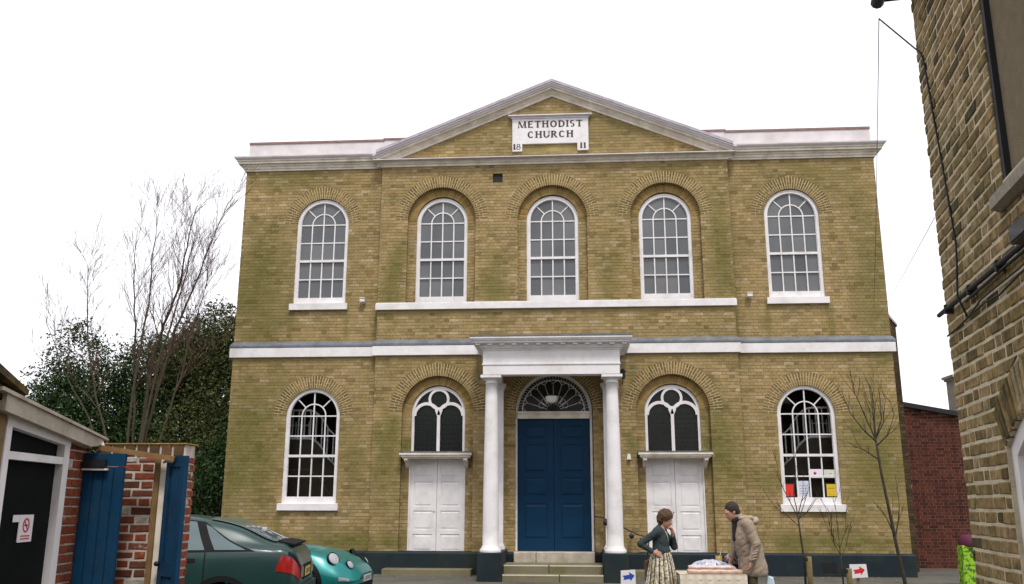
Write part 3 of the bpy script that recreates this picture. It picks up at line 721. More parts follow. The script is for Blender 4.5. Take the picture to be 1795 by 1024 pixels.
# ---- plaque with lettering
pq = MB(); px0, px1 = -.955, .865; yq = YB-.05
pq.prism([(px0, 9.66), (px0+.235, 9.66), (px0+.235, 9.845), (px1-.265, 9.845), (px1-.265, 9.66), (px1, 9.66), (px1, 10.49), (px0, 10.49)], yq, YB+.02)
pq.box(px0-.02, px1+.02, yq-.03, YB+.02, 10.492, 10.52)
plaque = pq.build('plaque', white_paint, church)
MB().box(px0-.09, px1+.09, yq-.09, YB+.02, 10.535, 10.565).box(px0-.055, px1+.055, yq-.06, YB+.02, 10.521, 10.534).build('plaque_cap', render_white, plaque)
T, S_ = .043, .022       # thick and thin strokes of the roman letters
def letter(ch, h, w):
    """polygons in a box w x h, thick uprights, thin bars, small serifs"""
    P = []; rect = lambda a, b, c_, d_: P.append([(a, c_), (b, c_), (b, d_), (a, d_)])
    def serif(x0, x1, top=True, bot=True, e=.012):
        if bot: rect(x0-e, x1+e, 0, .011)
        if top: rect(x0-e, x1+e, h-.011, h)
    def ring(cx, cz, rx, rz, a0=0, a1=360, tv=T, th=S_, n=20):
        for k in range(n):
            b0, b1 = R(a0+(a1-a0)*k/n), R(a0+(a1-a0)*(k+1)/n)
            o = [(cx+rx*math.cos(b), cz+rz*math.sin(b)) for b in (b0, b1)]; i_ = [(cx+(rx-tv)*math.cos(b), cz+(rz-th)*math.sin(b)) for b in (b1, b0)]
            P.append(o+i_)
    def diag(xa, za, xb, zb, t):
        P.append([(xa-t/2, za), (xa+t/2, za), (xb+t/2, zb), (xb-t/2, zb)])
    if ch == 'I': rect(w/2-T/2, w/2+T/2, 0, h); serif(w/2-T/2, w/2+T/2)
    elif ch == '1': rect(w/2-T/2, w/2+T/2, 0, h); serif(w/2-T/2, w/2+T/2, False)
    elif ch == 'E': rect(0, T, 0, h); [rect(0, w*q, z, z+S_) for q, z in ((1, 0), (.8, h*.48), (.95, h-S_))]; rect(w-.01, w, 0, .035); rect(w*.95-.01, w*.95, h-.035, h)
    elif ch == 'T': rect(w/2-T/2, w/2+T/2, 0, h); rect(0, w, h-S_, h); rect(0, .012, h-.04, h); rect(w-.012, w, h-.04, h); serif(w/2-T/2, w/2+T/2, False)
    elif ch == 'H': rect(0, T, 0, h); rect(w-T, w, 0, h); rect(T, w-T, h*.5, h*.5+S_); serif(0, T); serif(w-T, w)
    elif ch == 'M': diag(.012, 0, .022, h, .018); diag(w-T/2-.004, 0, w-T/2-.012, h, T); diag(w*.5, 0, .028, h, T*.9); diag(w*.5, 0, w-.03, h, .018); serif(0, .022, False); serif(w-T, w, False)
    elif ch == 'O': ring(w/2, h/2, w/2, h/2)
    elif ch == 'D': rect(0, T, 0, h); ring(w*.35, h/2, w*.65, h/2, -90, 90); rect(0, w*.36, 0, S_); rect(0, w*.36, h-S_, h)
    elif ch == 'C': ring(w/2, h/2, w/2, h/2, 48, 312); rect(w*.80, w*.86, h*.68, h*.9); rect(w*.80, w*.86, h*.1, h*.28)
    elif ch == 'U': rect(0, T, h*.35, h); rect(w-.022, w, h*.35, h); ring(w/2, h*.37, w/2, h*.37, 180, 360); serif(0, T, True, False); serif(w-.022, w, True, False)
    elif ch == 'R': rect(0, T, 0, h); ring(w*.4, h*.74, w*.5, h*.26, -90, 90); rect(0, w*.42, h-S_, h); rect(0, w*.42, h*.48, h*.48+S_); diag(w*.93, 0, w*.45, h*.5, T*1.05); serif(0, T, False)
    elif ch == 'S':
        ring(w/2, h*.74, w*.45, h*.26, 40, 240, T*.8, S_); ring(w/2, h*.27, w*.48, h*.27, -140, 60, T*.85, S_); diag(w*.82, h*.42, w*.17, h*.60, T*.9)
    elif ch == '8': ring(w/2, h*.75, w*.42, h*.25, 0, 360, .02, .012); ring(w/2, h*.28, w*.5, h*.28, 0, 360, .02, .012)
    return P
WD = dict(M=.20, E=.12, T=.145, H=.145, O=.165, D=.15, I=.04, S=.115, C=.15, U=.145, R=.14)
WD['1'] = .05; WD['8'] = .105
def text(line, cx, z, h, gap, ytop=yq-.004, wk=1.0):
    tot = sum(WD[c]*wk for c in line)+gap*(len(line)-1); x = cx-tot/2
    for c in line:
        m = MB()
        for k, p in enumerate(letter(c, h, WD[c]*wk)): m.prism([(x+u, z+v) for u, v in p], ytop-.0004*(k % 7), yq+.001)
        m.build('letter', ink_brown, plaque); x += WD[c]*wk+gap
text('METHODIST', -.045, 10.255, .172, .040); text('CHURCH', -.045, 9.99, .172, .042)
text('18', px0+.112, 9.70, .145, .02); text('11', px1-.132, 9.70, .145, .035)
# small fittings of the front
MB().box(-1.417, -1.193, YB+.05, YB+.10, 8.903, 9.122).build('wall_vent', black_plastic, church)
vb = MB(); [vb.box(5.62+.035*k, 5.645+.035*k, -.062, -.05, .06, .26) for k in range(9)]
vb.build('air_brick', black_metal, church)
for x, s, nm in ((-4.46, -1, 'small white floodlight on the brick beside the upper left sill'), (4.44, 1, 'small white floodlight on the brick beside the upper right sill')):
    t_ = thing('floodlight', nm, 'floodlight', (x, 0, 6.07), 'floodlights on the upper wall')
    MB().box(x-.055, x+.055, -.15, -.06, 6.03, 6.11).box(x-.065, x+.065, -.165, -.055, 6.11, 6.125).build('housing', white_paint, t_)
    MB().box(x-.02, x+.02, -.06, .0, 6.0, 6.06).build('bracket', white_paint, t_)
lt = thing('wall_lantern', 'small black lantern on the wall right of the porch', 'lantern', (1.52, -.3, 4.2))
MB().box(1.47, 1.57, -.42, -.30, 4.16, 4.30).lathe([(.09, 4.30), (.02, 4.37), (0, 4.375)], (1.52, -.36, 0), 4).build('lantern_body', black_metal, lt)
MB().tube([(1.52, -.36, 4.16), (1.52, -.36, 4.10), (1.52, -.12, 4.08)], .012, 6).build('lantern_arm', black_metal, lt)
pb = thing('porch_lamp', 'white glass bowl lamp hanging before the fanlight', 'lamp', (-.05, -.8, 3.6))
bowl = plain('opal_glass', (.8, .79, .78), .3, .03)
MB().lathe([(.0, 3.57), (.05, 3.575), (.1, 3.61), (.125, 3.67), (.13, 3.71), (.12, 3.72)], (-.05, -.8, 0), 24).build('lamp_bowl', bowl, pb)
MB().lathe([(.12, 3.721), (.05, 3.76), (.03, 3.78), (.008, 3.79), (.008, 4.5)], (-.05, -.8, 0), 12).build('lamp_rod', black_metal, pb)
dp = thing('drainpipe_box', 'small white box on the brick beside the right column', 'junction box', (1.62, -.15, 2.46))
MB().prism([(1.57, 2.40), (1.66, 2.40), (1.645, 2.52), (1.585, 2.52)], YB-.08, YB).build('box_body', white_paint, dp)
dp.name = 'junction_box'

# ---- staircases seen through the lower wing windows
def staircase(s, label):
    t_ = thing('staircase', label, 'staircase', (s*5.5, 1.6, .2))
    y = .42; pts = []
    def zz(x):                                  # handrail/string height: landing at the outer side, falling to the middle
        k = max(0, (5.75-abs(x))); return 2.95-.0*k if k <= 0 else 2.95-.9*k*min(1, k/.5)
    xs = [6.5-.05*k for k in range(45)]
    st_ = MB(); up = [(s*x, zz(x)) for x in xs]; lo = [(s*x, zz(x)-.05) for x in xs]
    st_.band(lo, up, y, y+.06); st_.build('string', white_paint, t_)
    hr_ = MB(); hr_.band([(s*x, zz(x)+.60) for x in xs], [(s*x, zz(x)+.64) for x in xs], y-.01, y+.05); hr_.build('handrail', white_paint, t_)
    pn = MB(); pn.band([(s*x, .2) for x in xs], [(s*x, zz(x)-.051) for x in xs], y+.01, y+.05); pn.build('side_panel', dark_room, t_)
    for k in range(15):
        x = 6.4-.14*k
        MB().box(*sorted((s*x-.014, s*x+.014)), y+.01, y+.04, zz(x), zz(x)+.60).build('baluster', white_paint, t_)
    # gallery rail of the landing behind
    g = MB()
    for z in (2.75, 3.0, 3.25): g.box(*sorted((s*5.85, s*6.6)), y+.5, y+.53, z, z+.03)
    for k in range(5): g.box(*sorted((s*(5.87+.16*k)-.012, s*(5.87+.16*k)+.012)), y+.47, y+.5, 2.6, 3.35)
    g.build('gallery_rail', white_paint, t_)
    d_ = MB(); d_.band([(s*x, zz(x)-.75) for x in xs], [(s*x, zz(x)-.735) for x in xs], y-.005, y+.012); d_.build('dado_rail', wood_brown, t_)
staircase(-1, 'white balustraded staircase inside, seen through the lower left window')
staircase(1, 'white balustraded staircase inside, seen through the lower right window')
# papers taped inside the lower right window
def paper(name, label, x0, x1, z0, z1, col, marks=()):
    t_ = MB(); t_.box(x0, x1, .085, .089, z0, z1)
    o = t_.build(name, plain('paper_'+str(len(MATS)), col, .7, .05), None); tag(o, label, 'poster', 'papers taped in the window')
    for (mx0, mx1, mz0, mz1, mc) in marks:
        MB().box(mx0, mx1, .0838, .0848, mz0, mz1).build('print', plain('print_'+str(len(MATS)), mc, .7, .03), o)
    return o
paper('red_poster', 'red poster with dark border in the lower right window', 4.94, 5.19, 1.60, 1.90, (.02, .012, .012), [(4.965, 5.168, 1.625, 1.875, (.62, .03, .02))])
paper('pale_poster', 'pale blue-white poster in the lower right window', 5.26, 5.49, 1.60, 1.95, (.55, .58, .66), [(5.29, 5.46, 1.84-.055*k, 1.852-.055*k, (.3, .32, .4)) for k in range(4)])
paper('yellow_poster', 'yellow poster with dark border in the lower right window', 5.84, 6.085, 1.60, 1.905, (.02, .018, .012), [(5.865, 6.06, 1.625, 1.88, (.62, .42, .02)), (5.89, 6.03, 1.79, 1.80, (.3, .2, .02))])
pe = paper('notice_sheet', 'white notice with a red roundel in the lower right window', 5.515, 5.79, 2.015, 2.20, (.72, .68, .74))
MB().lathe([(0, -.001), (.032, -.001), (.032, 0)], (5.64, .0838, 2.115), 16, 'y').build('print', plain('red_print', (.5, .03, .08), .7), pe)
paper('cream_notice_sheet', 'pale greenish notice sheet in the lower right window', 5.83, 6.07, 2.015, 2.19, (.6, .6, .52), [(5.95, 5.99, 2.1, 2.115, (.2, .2, .2))])

# ================================================================== near brick house on the right
house = thing('brick_house', 'weathered stock brick house wall close on the right edge', 'house')
NF = Fr((2.797, -14.519, 0), (-.1487, -.9889, 0), (.9889, -.1487, 0))
UE, EAVE = -.07, 4.86
class Seg:
    zb = -9
    def span(s, z):
        if z <= 1.74: return (.79, 2.01)
        if z <= 1.925: h = .61*(z-.89)/.85
        elif z < 2.158: h = math.sqrt(1.27**2-(z-.89)**2)
        else: return None
        return (1.4-h, 1.4+h)
hp = lay(UE, 2.6, -.3, EAVE, [Seg(), Rect(1.26, 2.32, 3.03, 9)], joint=.017, jit=.0035, seed=5)
hk = lambda p: abs(p[0][0]-.45) + .28*abs(p[0][1]-2.6) + (5 if p[0][1] < .75 else 0)
emit(hp, house, near_brick, NF, -.004, .09, single=300, key=hk, cham=.006, stuff='brickwork', jd=.0035, seed=11)
emit(voussoirs(1.4, .89, 1.04, 1.27, R(54.3), R(125.7), split=False, joint=.02), house, near_brick, NF, -.007, .1, single=60, cham=.005, stuff='arch_bricks', jd=.003, seed=12)
a_in = [(.79, -.4)] + [(1.4+1.04*math.cos(a), .89+1.04*math.sin(a)) for a in [R(125.7-71.4*k/16) for k in range(17)]] + [(2.01, -.4)]
hs = sheet_with_holes([(UE+.004, -.5), (3.5, -.5), (3.5, EAVE), (UE+.004, EAVE)], [a_in, [(1.254, 3.02), (2.326, 3.02), (2.326, 4.7), (1.254, 4.7)]], .0015, NF, .13)
hs.build('wall', near_mortar, house)
hb = MB()
def nbox(mb, u0, u1, z0, z1, d0, d1, fr=NF):
    v = [fr(u, z, d) for u in (u0, u1) for z in (z0, z1) for d in (d0, d1)]
    return mb.add(v, [(0, 1, 3, 2), (4, 6, 7, 5), (0, 4, 5, 1), (2, 3, 7, 6), (0, 2, 6, 4), (1, 5, 7, 3)])
nbox(hb, UE+.006, 7, -.5, EAVE, .14, 5.5); hb.build('house_body', near_mortar, house)
nbox(MB(), 1.305, 2.33, 2.99, 4.84, .035, .06).build('blocked_window_panel', panel_render, house)
nbox(MB(), 1.259, 1.304, 2.99, 4.84, .006, .075).build('black_jamb_strip', black_plastic, house)  # solid black strip covering the brick ends beside the panel
sl = MB(); pts = [(-.06, 2.885), (-.06, 2.945), (.05, 3.045), (.05, 2.87), (-.02, 2.87)]
sl.add([NF(u, z, d) for u in (1.22, 2.5) for d, z in pts], [(0, 1, 2, 3, 4), (9, 8, 7, 6, 5)]+[(i, 5+i, 5+(i+1) % 5, (i+1) % 5) for i in range(5)])
sl.build('window_sill', ledge_stone, house)
# white arched door frame and boarding
fr_ = MB(); a_fr = [(.79+.085, -.4)] + [(1.4+.955*math.cos(a)*(1.0), .89+.955*math.sin(a)) for a in [R(123.3-66.6*k/16) for k in range(17)]] + [(2.01-.085, -.4)]
fr_.band(a_fr, a_in, .025, .12, NF)
fo_ = fr_.build('arched_door_frame', white_paint, house)
dl = MB(); dl.add([NF(u, z, .07) for u, z in a_fr], [tuple(range(len(a_fr)))]); 
for k in range(3): nbox(dl, .96+.34*k, .975+.34*k, -.4, 1.74, .062, .071)
dl.build('arched_door_leaf', white_paint, house)
nbox(MB(), .9, 1.92, 1.475, 1.495, .03, .07).build('door_bar', wood_brown, house)
ev = MB(); nbox(ev, -.12, 7, EAVE, EAVE+.05, -.16, .3); ev.build('eaves_soffit', black_plastic, house)
gt = MB(); gt.tube([NF(-.16, EAVE+.02, -.2), NF(6, EAVE+.02, -.2)], .045, 10); gt.build('gutter', black_plastic, house)
gr = MB(); gr.add([NF(-.14, EAVE+.06, -.26), NF(7, EAVE+.06, -.26), NF(7, EAVE+2.2, 3), NF(-.14, EAVE+2.2, 3)], [(0, 1, 2, 3)]); gr.build('roof', slate, house)
cb = MB(); cb.tube([NF(-.11, 2.616, -.035), NF(3.2, 2.618, -.035)], .014, 8); cb.tube([NF(.5, 2.575, -.03), NF(1.2, 2.585, -.03), NF(3.2, 2.60, -.03)], .009, 6)
for u in (.1, .62, 1.15): nbox(cb, u-.012, u+.012, 2.585, 2.64, -.05, .005)
tag(cb.build('conduit', black_plastic), 'thick black cable conduit clipped along the right brick wall', 'cable')
cb = MB(); cb.tube([NF(-.04, 2.47, -.015), NF(.2, 2.475, -.015), NF(.46, 2.485, -.02), NF(.8, 2.50, -.02), NF(1.1, 2.475, -.03), NF(1.4, 2.50, -.03), NF(2.4, 2.56, -.02)], .006, 6)
cb.tube([NF(.46, 2.485, -.02), NF(.75, 2.53, -.02), NF(1.4, 2.535, -.02), NF(2.4, 2.6, -.02)], .005, 6)
tag(cb.build('sagging_cable', black_plastic), 'pair of thin sagging black cables below the conduit', 'cable')
cb = MB(); cb.tube([NF(-.2, 4.78, -.19), NF(-.04, 4.46, -.03), NF(.06, 4.36, -.012), NF(.12, 4.28, -.012), NF(.2, 3.85, -.012), NF(.29, 3.4, -.012), NF(.37, 2.94, -.012), NF(.42, 2.62, -.05), NF(.46, 2.49, -.02)], .006, 6)
tag(cb.build('drop_cable', black_plastic), 'thin dark cable running down the right brick wall from the eaves', 'cable')
fl = thing('wall_floodlight', 'black floodlight fixed above the conduit on the right brick wall', 'floodlight', NF(1.4, 2.72, -.1))
b = MB(); nbox(b, 1.70, 2.02, 2.57, 2.65, -.14, -.04); b.build('housing', black_metal, fl)
b = MB(); nbox(b, 1.715, 2.005, 2.577, 2.643, -.146, -.141); b.build('lamp_glass', grey_glass('lamp_front_glass', (.03, .045, .05), .1), fl)
b = MB(); nbox(b, 1.82, 1.88, 2.54, 2.57, -.1, .004); b.build('bracket', black_metal, fl)
# overhead wires
far = Vector((8.3, 3.5, 6.1))
def wire(a, b_, sag, name, label, r=.006):
    pts = [Vector(a).lerp(Vector(b_), t/16)-Vector((0, 0, sag*4*(t/16)*(1-t/16))) for t in range(17)]
    tag(MB().tube(pts, r, 5).build(name, black_plastic), label, 'wire')
wire(NF(-.2, 4.78, -.19), far, .12, 'overhead_wire', 'thin wire dropping from the right eaves towards the chapel side', .0032)
wire(NF(-.05, 3.25, -.01), far, .05, 'slack_wire', 'faint slanting wire between right brick wall and chapel side', .0022)

# the terrace across the yard behind the viewpoint: what the chapel's lower windows mirror
opp = thing('terrace_house', 'plain brown brick terrace across the yard, behind the viewpoint', 'house', (0, -36, 0))
ob = MB(); ob.box(-34, 34, -44, -36, -1, 8.2); ob.build('wall', dark_brick, opp)
ob = MB(); ob.add([(-34.3, -35.6, 8.2), (34.3, -35.6, 8.2), (34.3, -40, 11), (-34.3, -40, 11), (-34.3, -44.4, 8.2), (34.3, -44.4, 8.2)], [(0, 1, 2, 3), (3, 2, 5, 4)]); ob.build('roof', slate, opp)
for k in range(12):
    for z in (1.0, 4.6):
        w_ = MB(); w_.box(-31+5.4*k, -29.8+5.4*k, -35.98, -35.9, z, z+1.7); w_.build('window', dark_glass, opp)

# ================================================================== behind on the right: chapel buttress, red brick hall
but = thing('side_buttress', 'dark brick side projection at the right rear edge of the chapel', 'buttress', (7.9, 1.5, 0))
bp_ = [p for p in lay(7.49, 8.14, .0, 5.92, [], seed=3) if True]
bcut = lambda za, zb: (7.49, min(8.14, 8.14-(zb-5.62)*.75) if zb > 5.62 else 8.14)
bp_ = lay(7.50, 8.14, .0, 5.95, [], clip=bcut, seed=3)
BF = Fr((0, 1.45, 0), (1, 0, 0), (0, 1, 0))
emit(bp_, but, dark_brick, BF, 0, .06, single=300, key=lambda p: -p[1][0], stuff='brickwork', seed=31)
MB().prism([(7.49, -.2), (8.135, -.2), (8.135, 5.62), (7.93, 5.9), (7.49, 6.2)], .006, 3.5, BF).build('buttress_core', dark_room, but)
MB().prism([(7.88, 5.99), (8.17, 5.60), (8.17, 5.66), (7.9, 6.04)], -.03, 3.55, BF).build('sloped_coping', slate, but)
hall = thing('brick_hall', 'low dark red brick hall with a sloping roof edge right of the chapel', 'hall', (9.2, 2.5, 0))
HFr = Fr((0, 2.5, 0), (1, 0, 0), (0, 1, 0))
rt = lambda x: 3.80-.19*(x-8.55)
hc = lambda za, zb: (8.15, min(10.6, 8.55+(3.78-zb)/.19)) if zb < 3.86 else None
hpol = lay(8.15, 10.6, .0, 3.9, [], clip=hc, course=.076, joint=.013, seed=9)
emit(hpol, hall, red_brick, HFr, 0, .06, single=300, key=lambda p: (0 if p[1][0] < 9.8 else 5)-p[0][1]*.1, stuff='brickwork', jd=.001, seed=32)
MB().prism([(8.14, -.3), (13, -.3), (13, rt(13)), (8.14, rt(8.14)-.02)], .007, 6, HFr).build('hall_wall', red_mortar, hall)
MB().prism([(8.1, rt(8.1)-.02), (13, rt(13)-.02), (13, rt(13)+.10), (8.1, rt(8.1)+.09)], -.12, 6.2, HFr).build('hall_roof', black_plastic, hall)
MB().box(8.42, 8.49, 2.43, 2.5, 1.83, 1.93).build('alarm_box', white_paint, hall)
lv = thing('louvred_vent', 'small cream louvred roof vent behind the red brick hall', 'vent', (10.35, 5, 4.2))
b = MB(); b.box(10.84, 11.5, 5.0, 5.6, 3.5, 4.84); b.box(10.76, 11.6, 4.92, 5.7, 4.86, 4.93); b.box(10.80, 11.55, 4.95, 5.65, 4.80, 4.859); b.build('vent_case', stone_paint, lv)
for k in range(11): MB().box(10.90, 11.4, 4.95, 4.99, 3.90+.08*k, 3.935+.08*k).build('louvre', wood_brown, lv)
# lime green bag by the hall
bag = thing('green_bag', 'lime green patterned bag with maroon top beside the hall', 'bag', (7.95, -1.9, 0))
bm = MB(); bm.prism([(7.72, -.04), (8.12, -.04), (8.10, .70), (7.73, .70)], -2.0, -1.75, XZ, 0, True, .02, .02); 
lime = NT('lime_fabric'); _p = lime.pos(); lime.done(lime.mix(lime.ramp(lime.noise(_p, 14, 3, .6), [(.5, (0, 0, 0)), (.55, (1, 1, 1))]), (.26, .50, .012), (.05, .12, .02)), .7)
bm.build('bag_body', MATS['lime_fabric'], bag)
MB().lathe([(.0, .90), (.1, .89), (.17, .83), (.2, .74), (.19, .69)], (7.93, -1.87, 0), 16).build('bag_top', plain('maroon_fabric', (.085, .01, .035), .8), bag)
# grass verge
gv = MB(); gx = [(5.9, -7.5), (11, -7.5), (11, -3.0), (8.4, -2.75), (6.9, -2.9), (6.1, -3.3)]
gv.add([(x, y, GROUND(y)+.008) for x, y in gx], [tuple(range(6))]); tag(gv.build('grass_verge', plain('verge_soil', (.03, .06, .012), .95)), kind='structure')
gb = MB(); rg = random.Random(4)
for k in range(9000):
    x, y = rg.uniform(6.0, 9.5), rg.uniform(-5.2, -2.85)
    if x < 6.9 and y > -3.2: continue
    z = GROUND(y); h = rg.uniform(.03, .07); a = rg.uniform(0, 6.28); dx, dy = .006*math.cos(a), .006*math.sin(a); t1, t2 = rg.uniform(-.02, .02), rg.uniform(-.02, .02)
    gb.add([(x-dx, y-dy, z), (x+dx, y+dy, z), (x+t1, y+t2, z+h)], [(0, 1, 2)], rg.random())
tag(gb.build('grass', plain('grass_blades', (.05, .13, .018), .7, .3, 3)), 'short bright green grass by the red brick hall', 'grass', kind='stuff')
# leaf litter and grit along the chapel foot
gl = MB()
for k in range(260):
    x, y = rg.uniform(-6, 7), -.25-abs(rg.gauss(0, .6)); z = GROUND(y)+.006; a = rg.uniform(0, 6.28); r_ = rg.uniform(.008, .028)
    gl.add([(x+r_*math.cos(a+q), y+r_*math.sin(a+q), z+rg.uniform(0, .012)) for q in (0, 1.7, 3.4, 5)], [(0, 1, 2, 3)])
tag(gl.build('leaf_litter', plain('pale_litter', (.3, .27, .2), .9, .4, 30)), 'pale scattered litter along the foot of the chapel', 'litter', kind='stuff')

# ================================================================== left: lean-to, gate and garden wall
SH = Fr((-3.657, -13.053, 0), (-.13, .9915, 0), (-.9915, -.13, 0))
shed = thing('lean_to', 'low brick lean-to with white framed black door on the left edge', 'shed')
def sbox(mb, *a): return nbox(mb, *a, fr=SH)
topz = lambda u: 1.955-.10*u
dfm = MB(); sbox(dfm, -1.10, -1.02, -.3, 2.02, -.03, .08); sbox(dfm, -.13, -.03, -.3, 1.915, -.03, .08); sbox(dfm, -1.02, -.13, 1.745, 1.80, -.028, .078)
dfm.prism([(-1.10, topz(-1.1)-.09), (-.03, topz(-.03)-.07), (-.03, topz(-.03)-.01), (-1.10, topz(-1.1)-.01)], -.032, .082, SH)
dfo = dfm.build('door_frame', white_paint, shed)
MB().prism([(-1.02, -.3), (-.13, -.3), (-.13, 1.745), (-1.02, 1.745)], .03, .04, SH).build('dark_door', plain('matte_black_infill', (.004, .005, .005), .7, .3, 5, .05, 30, .08), shed)  # one matte black fills the door and the pane above it
MB().prism([(-1.02, 1.80), (-.13, 1.80), (-.13, topz(-.13)-.07), (-1.02, topz(-1.02)-.08)], .03, .04, SH).build('upper_light', MATS['matte_black_infill'], shed)
bg_ = MB(); bg_.prism([(-1.3, topz(-1.3)-.03), (.2, topz(.2)-.03), (.46, topz(.46)+.02), (.46, topz(.46)+.07), (-1.3, topz(-1.3)+.085)], -.10, -.07, SH); bg_.build('barge_board', plain('dull_cream_board', (.42, .37, .30), .8, .2, 6, .3, 50, .2, dirt=(.2, .17, .12), dirt_amt=.6, dscale=5), shed)  # cream board in a darker, greyer tone than the other trim
bg_ = MB(); bg_.prism([(-1.3, topz(-1.3)-.02), (.3, topz(.3)-.03), (.3, topz(.3)+.03), (-1.3, topz(-1.3)+.04)], -.069, .08, SH); bg_.build('verge_moulding', MATS['dull_cream_board'], shed)
bg_ = MB(); bg_.prism([(-1.4, topz(-1.4)+.087), (.52, topz(.52)+.072), (.52, topz(.52)+.092), (-1.4, topz(-1.4)+.112)], -.12, 1.8, SH); bg_.build('roof', MATS['dull_cream_board'], shed)
MB().tube([SH(.40, topz(.40)+.03, -.10), SH(.46, topz(.46)+.0, -.10), SH(.46, topz(.46)-.05, -.05)], .025, 8).build('gutter_outlet', white_paint, shed)
pp_ = lay(-.03, .44, -.3, 1.93, [], joint=.012, jit=.003, seed=6)
emit(pp_, shed, left_brick, SH, 0, .08, single=300, cham=.005, jd=.003, seed=33)
MB().prism([(-.03, -.4), (.435, -.4), (.435, topz(.435)+.02), (-.03, topz(0)+.02)], .008, 1.6, SH).build('wall', left_mortar, shed)
MB().prism([(-3.5, -.4), (-1.1, -.4), (-1.1, 2.1), (-3.5, 2.1)], -.02, 1.6, SH).build('shed_side', wood_brown, shed)
hr2 = MB(); hr2.prism([(-3.5, 2.80), (-1.05, 2.185), (-1.035, 2.225), (-3.5, 2.90)], -.12, 1.6, SH); hr2.prism([(-3.5, 2.6), (-1.12, 2.10), (-1.12, 2.18), (-3.5, 2.79)], -.06, 1.6, SH)
hr2.build('tiled_verge', plain('mossy_tile', (.055, .042, .022), .9, .4, 12, .5, 40, .2, dirt=(.2, .13, .03), dirt_amt=.7, dscale=9), shed)
stk = MB().prism([(-.64, 1.165), (-.42, 1.165), (-.42, 1.36), (-.64, 1.36)], .018, .024, SH)
stk_o = stk.build('no_smoking_sign', plain('sign_white', (.7, .66, .68), .5, .04)); tag(stk_o, 'small white no smoking sign on the black door', 'sign')
rr_ = plain('sign_red', (.5, .02, .03), .5)
MB().band(arc(-.53, 1.285, .040, 0, 2*math.pi, 24)[:-1], arc(-.53, 1.285, .052, 0, 2*math.pi, 24)[:-1], .0155, .0175, SH, True).prism([(-.565, 1.318), (-.557, 1.324), (-.495, 1.252), (-.503, 1.246)], .0155, .0173, SH).build('print', rr_, stk_o)
cg = MB().prism([(-.56, 1.281), (-.50, 1.281), (-.50, 1.289), (-.56, 1.289)], .0150, .0165, SH); cg.build('print', ink_brown, stk_o)
for k in range(2): MB().prism([(-.6, 1.205-.02*k), (-.46, 1.205-.02*k), (-.46, 1.213-.02*k), (-.6, 1.213-.02*k)], .0155, .0172, SH).build('print', rr_, stk_o)
MB().prism([(-.74, 1.31), (-.63, 1.31), (-.63, 1.36), (-.74, 1.36)], .019, .022, SH).build('paper_scrap', MATS['sign_white'], stk_o)
# garden wall behind the gate
GW = Fr((-3.78, -12.32, 0), (1, .03, 0), (-.03, 1, 0))
gw = thing('garden_wall', 'old red brick garden wall with pale mortar behind the blue gates', 'wall', (-3.4, -12.3, 0))
gpl = lay(.0, .78, -.3, 1.845, [], joint=.018, jit=.004, seed=8)
emit(gpl, gw, left_brick, GW, 0, .08, single=300, cham=.006, jd=.004, seed=34)
GE = Fr(GW(.78, 0, 0), (-.03, 1, 0), (-1, -.03, 0))
gpe = lay(.002, .225, -.3, 1.845, [], joint=.018, jit=.003, seed=14, S=.2249, H=.1124)
emit(gpe, gw, left_brick, GE, -.004, .05, single=300, cham=.005, jd=.003, seed=35)
gcore = MB(); nbox(gcore, .004, .772, -.4, 1.952, .006, .216, GW); gcore.build('wall_core', left_mortar, gw)
k = 0; u = 0.0
olive = brick_mat('mossy_coping_brick', [(0, (.05, .035, .022)), (.5, (.10, .06, .035)), (1, (.16, .09, .05))], .45, stain=.5, stain_col=(.16, .11, .025))
nbox(MB(), -.02, .795, 1.958, 1.968, -.012, .232, GW).build('lichen_capping', plain('orange_lichen', (.34, .20, .03), .9, .4, 30, .5, 60), gw)
while u < .76:
    w_ = min(.108, .79-u); b = MB(); b.prism([(u+.006, 1.852), (u+w_-.012, 1.852), (u+w_-.012, 1.957), (u+.004, 1.957)], -.006, .226, GW, 0, True, .008, .008)
    b.build('coping_brick', olive, gw); u += .11
# gate: lintel, post and two blue leaves
gate = thing('blue_gate', 'weathered blue boarded gate leaves with orange-brown lintel on the left', 'gate', (-3.4, -12.6, 0))
def beam(p, q, w, h, name, mat, parent):
    p, q = Vector(p), Vector(q); d = (q-p).normalized(); s = d.cross(Vector((0, 0, 1))) if abs(d.z) < .99 else Vector((1, 0, 0)); s.normalize(); up = s.cross(d)
    v = [x+s*a*w/2+up*b_*h/2 for x in (p, q) for a, b_ in ((-1, -1), (1, -1), (1, 1), (-1, 1))]
    return MB().add(v, [(0, 1, 2, 3), (7, 6, 5, 4), (0, 4, 5, 1), (1, 5, 6, 2), (2, 6, 7, 3), (3, 7, 4, 0)]).build(name, mat, parent)
beam((-3.79, -12.64, 1.935), (-2.97, -12.56, 1.815), .09, .045, 'lintel', beam_wood, gate)
beam((-3.165, -12.46, -.2), (-3.165, -12.46, 1.82), .045, .05, 'gate_post', beam_wood, gate)
beam((-3.12, -12.44, -.2), (-3.12, -12.44, 1.82), .05, .04, 'post_lining', stone_paint, gate)
G1 = Fr((-3.70, -12.72, 0), (.98, .12, 0), (-.12, .98, 0))
lf = MB(); lf.prism([(.0, -.1), (.345, -.1), (.345, 1.74), (0, 1.74)], .012, .03, G1); g1 = lf.build('gate_leaf', gate_blue, gate)
for q in range(4): MB().prism([(.004+.085*q, -.1), (.083+.085*q, -.1), (.083+.085*q, 1.745), (.004+.085*q, 1.745)], .0, .013, G1, 0, True, .005, .005).build('board', gate_blue, g1)
MB().prism([(.0, 1.75), (.348, 1.75), (.348, 1.855), (.0, 1.855)], -.004, .03, G1).build('head_rail', gate_blue, g1)
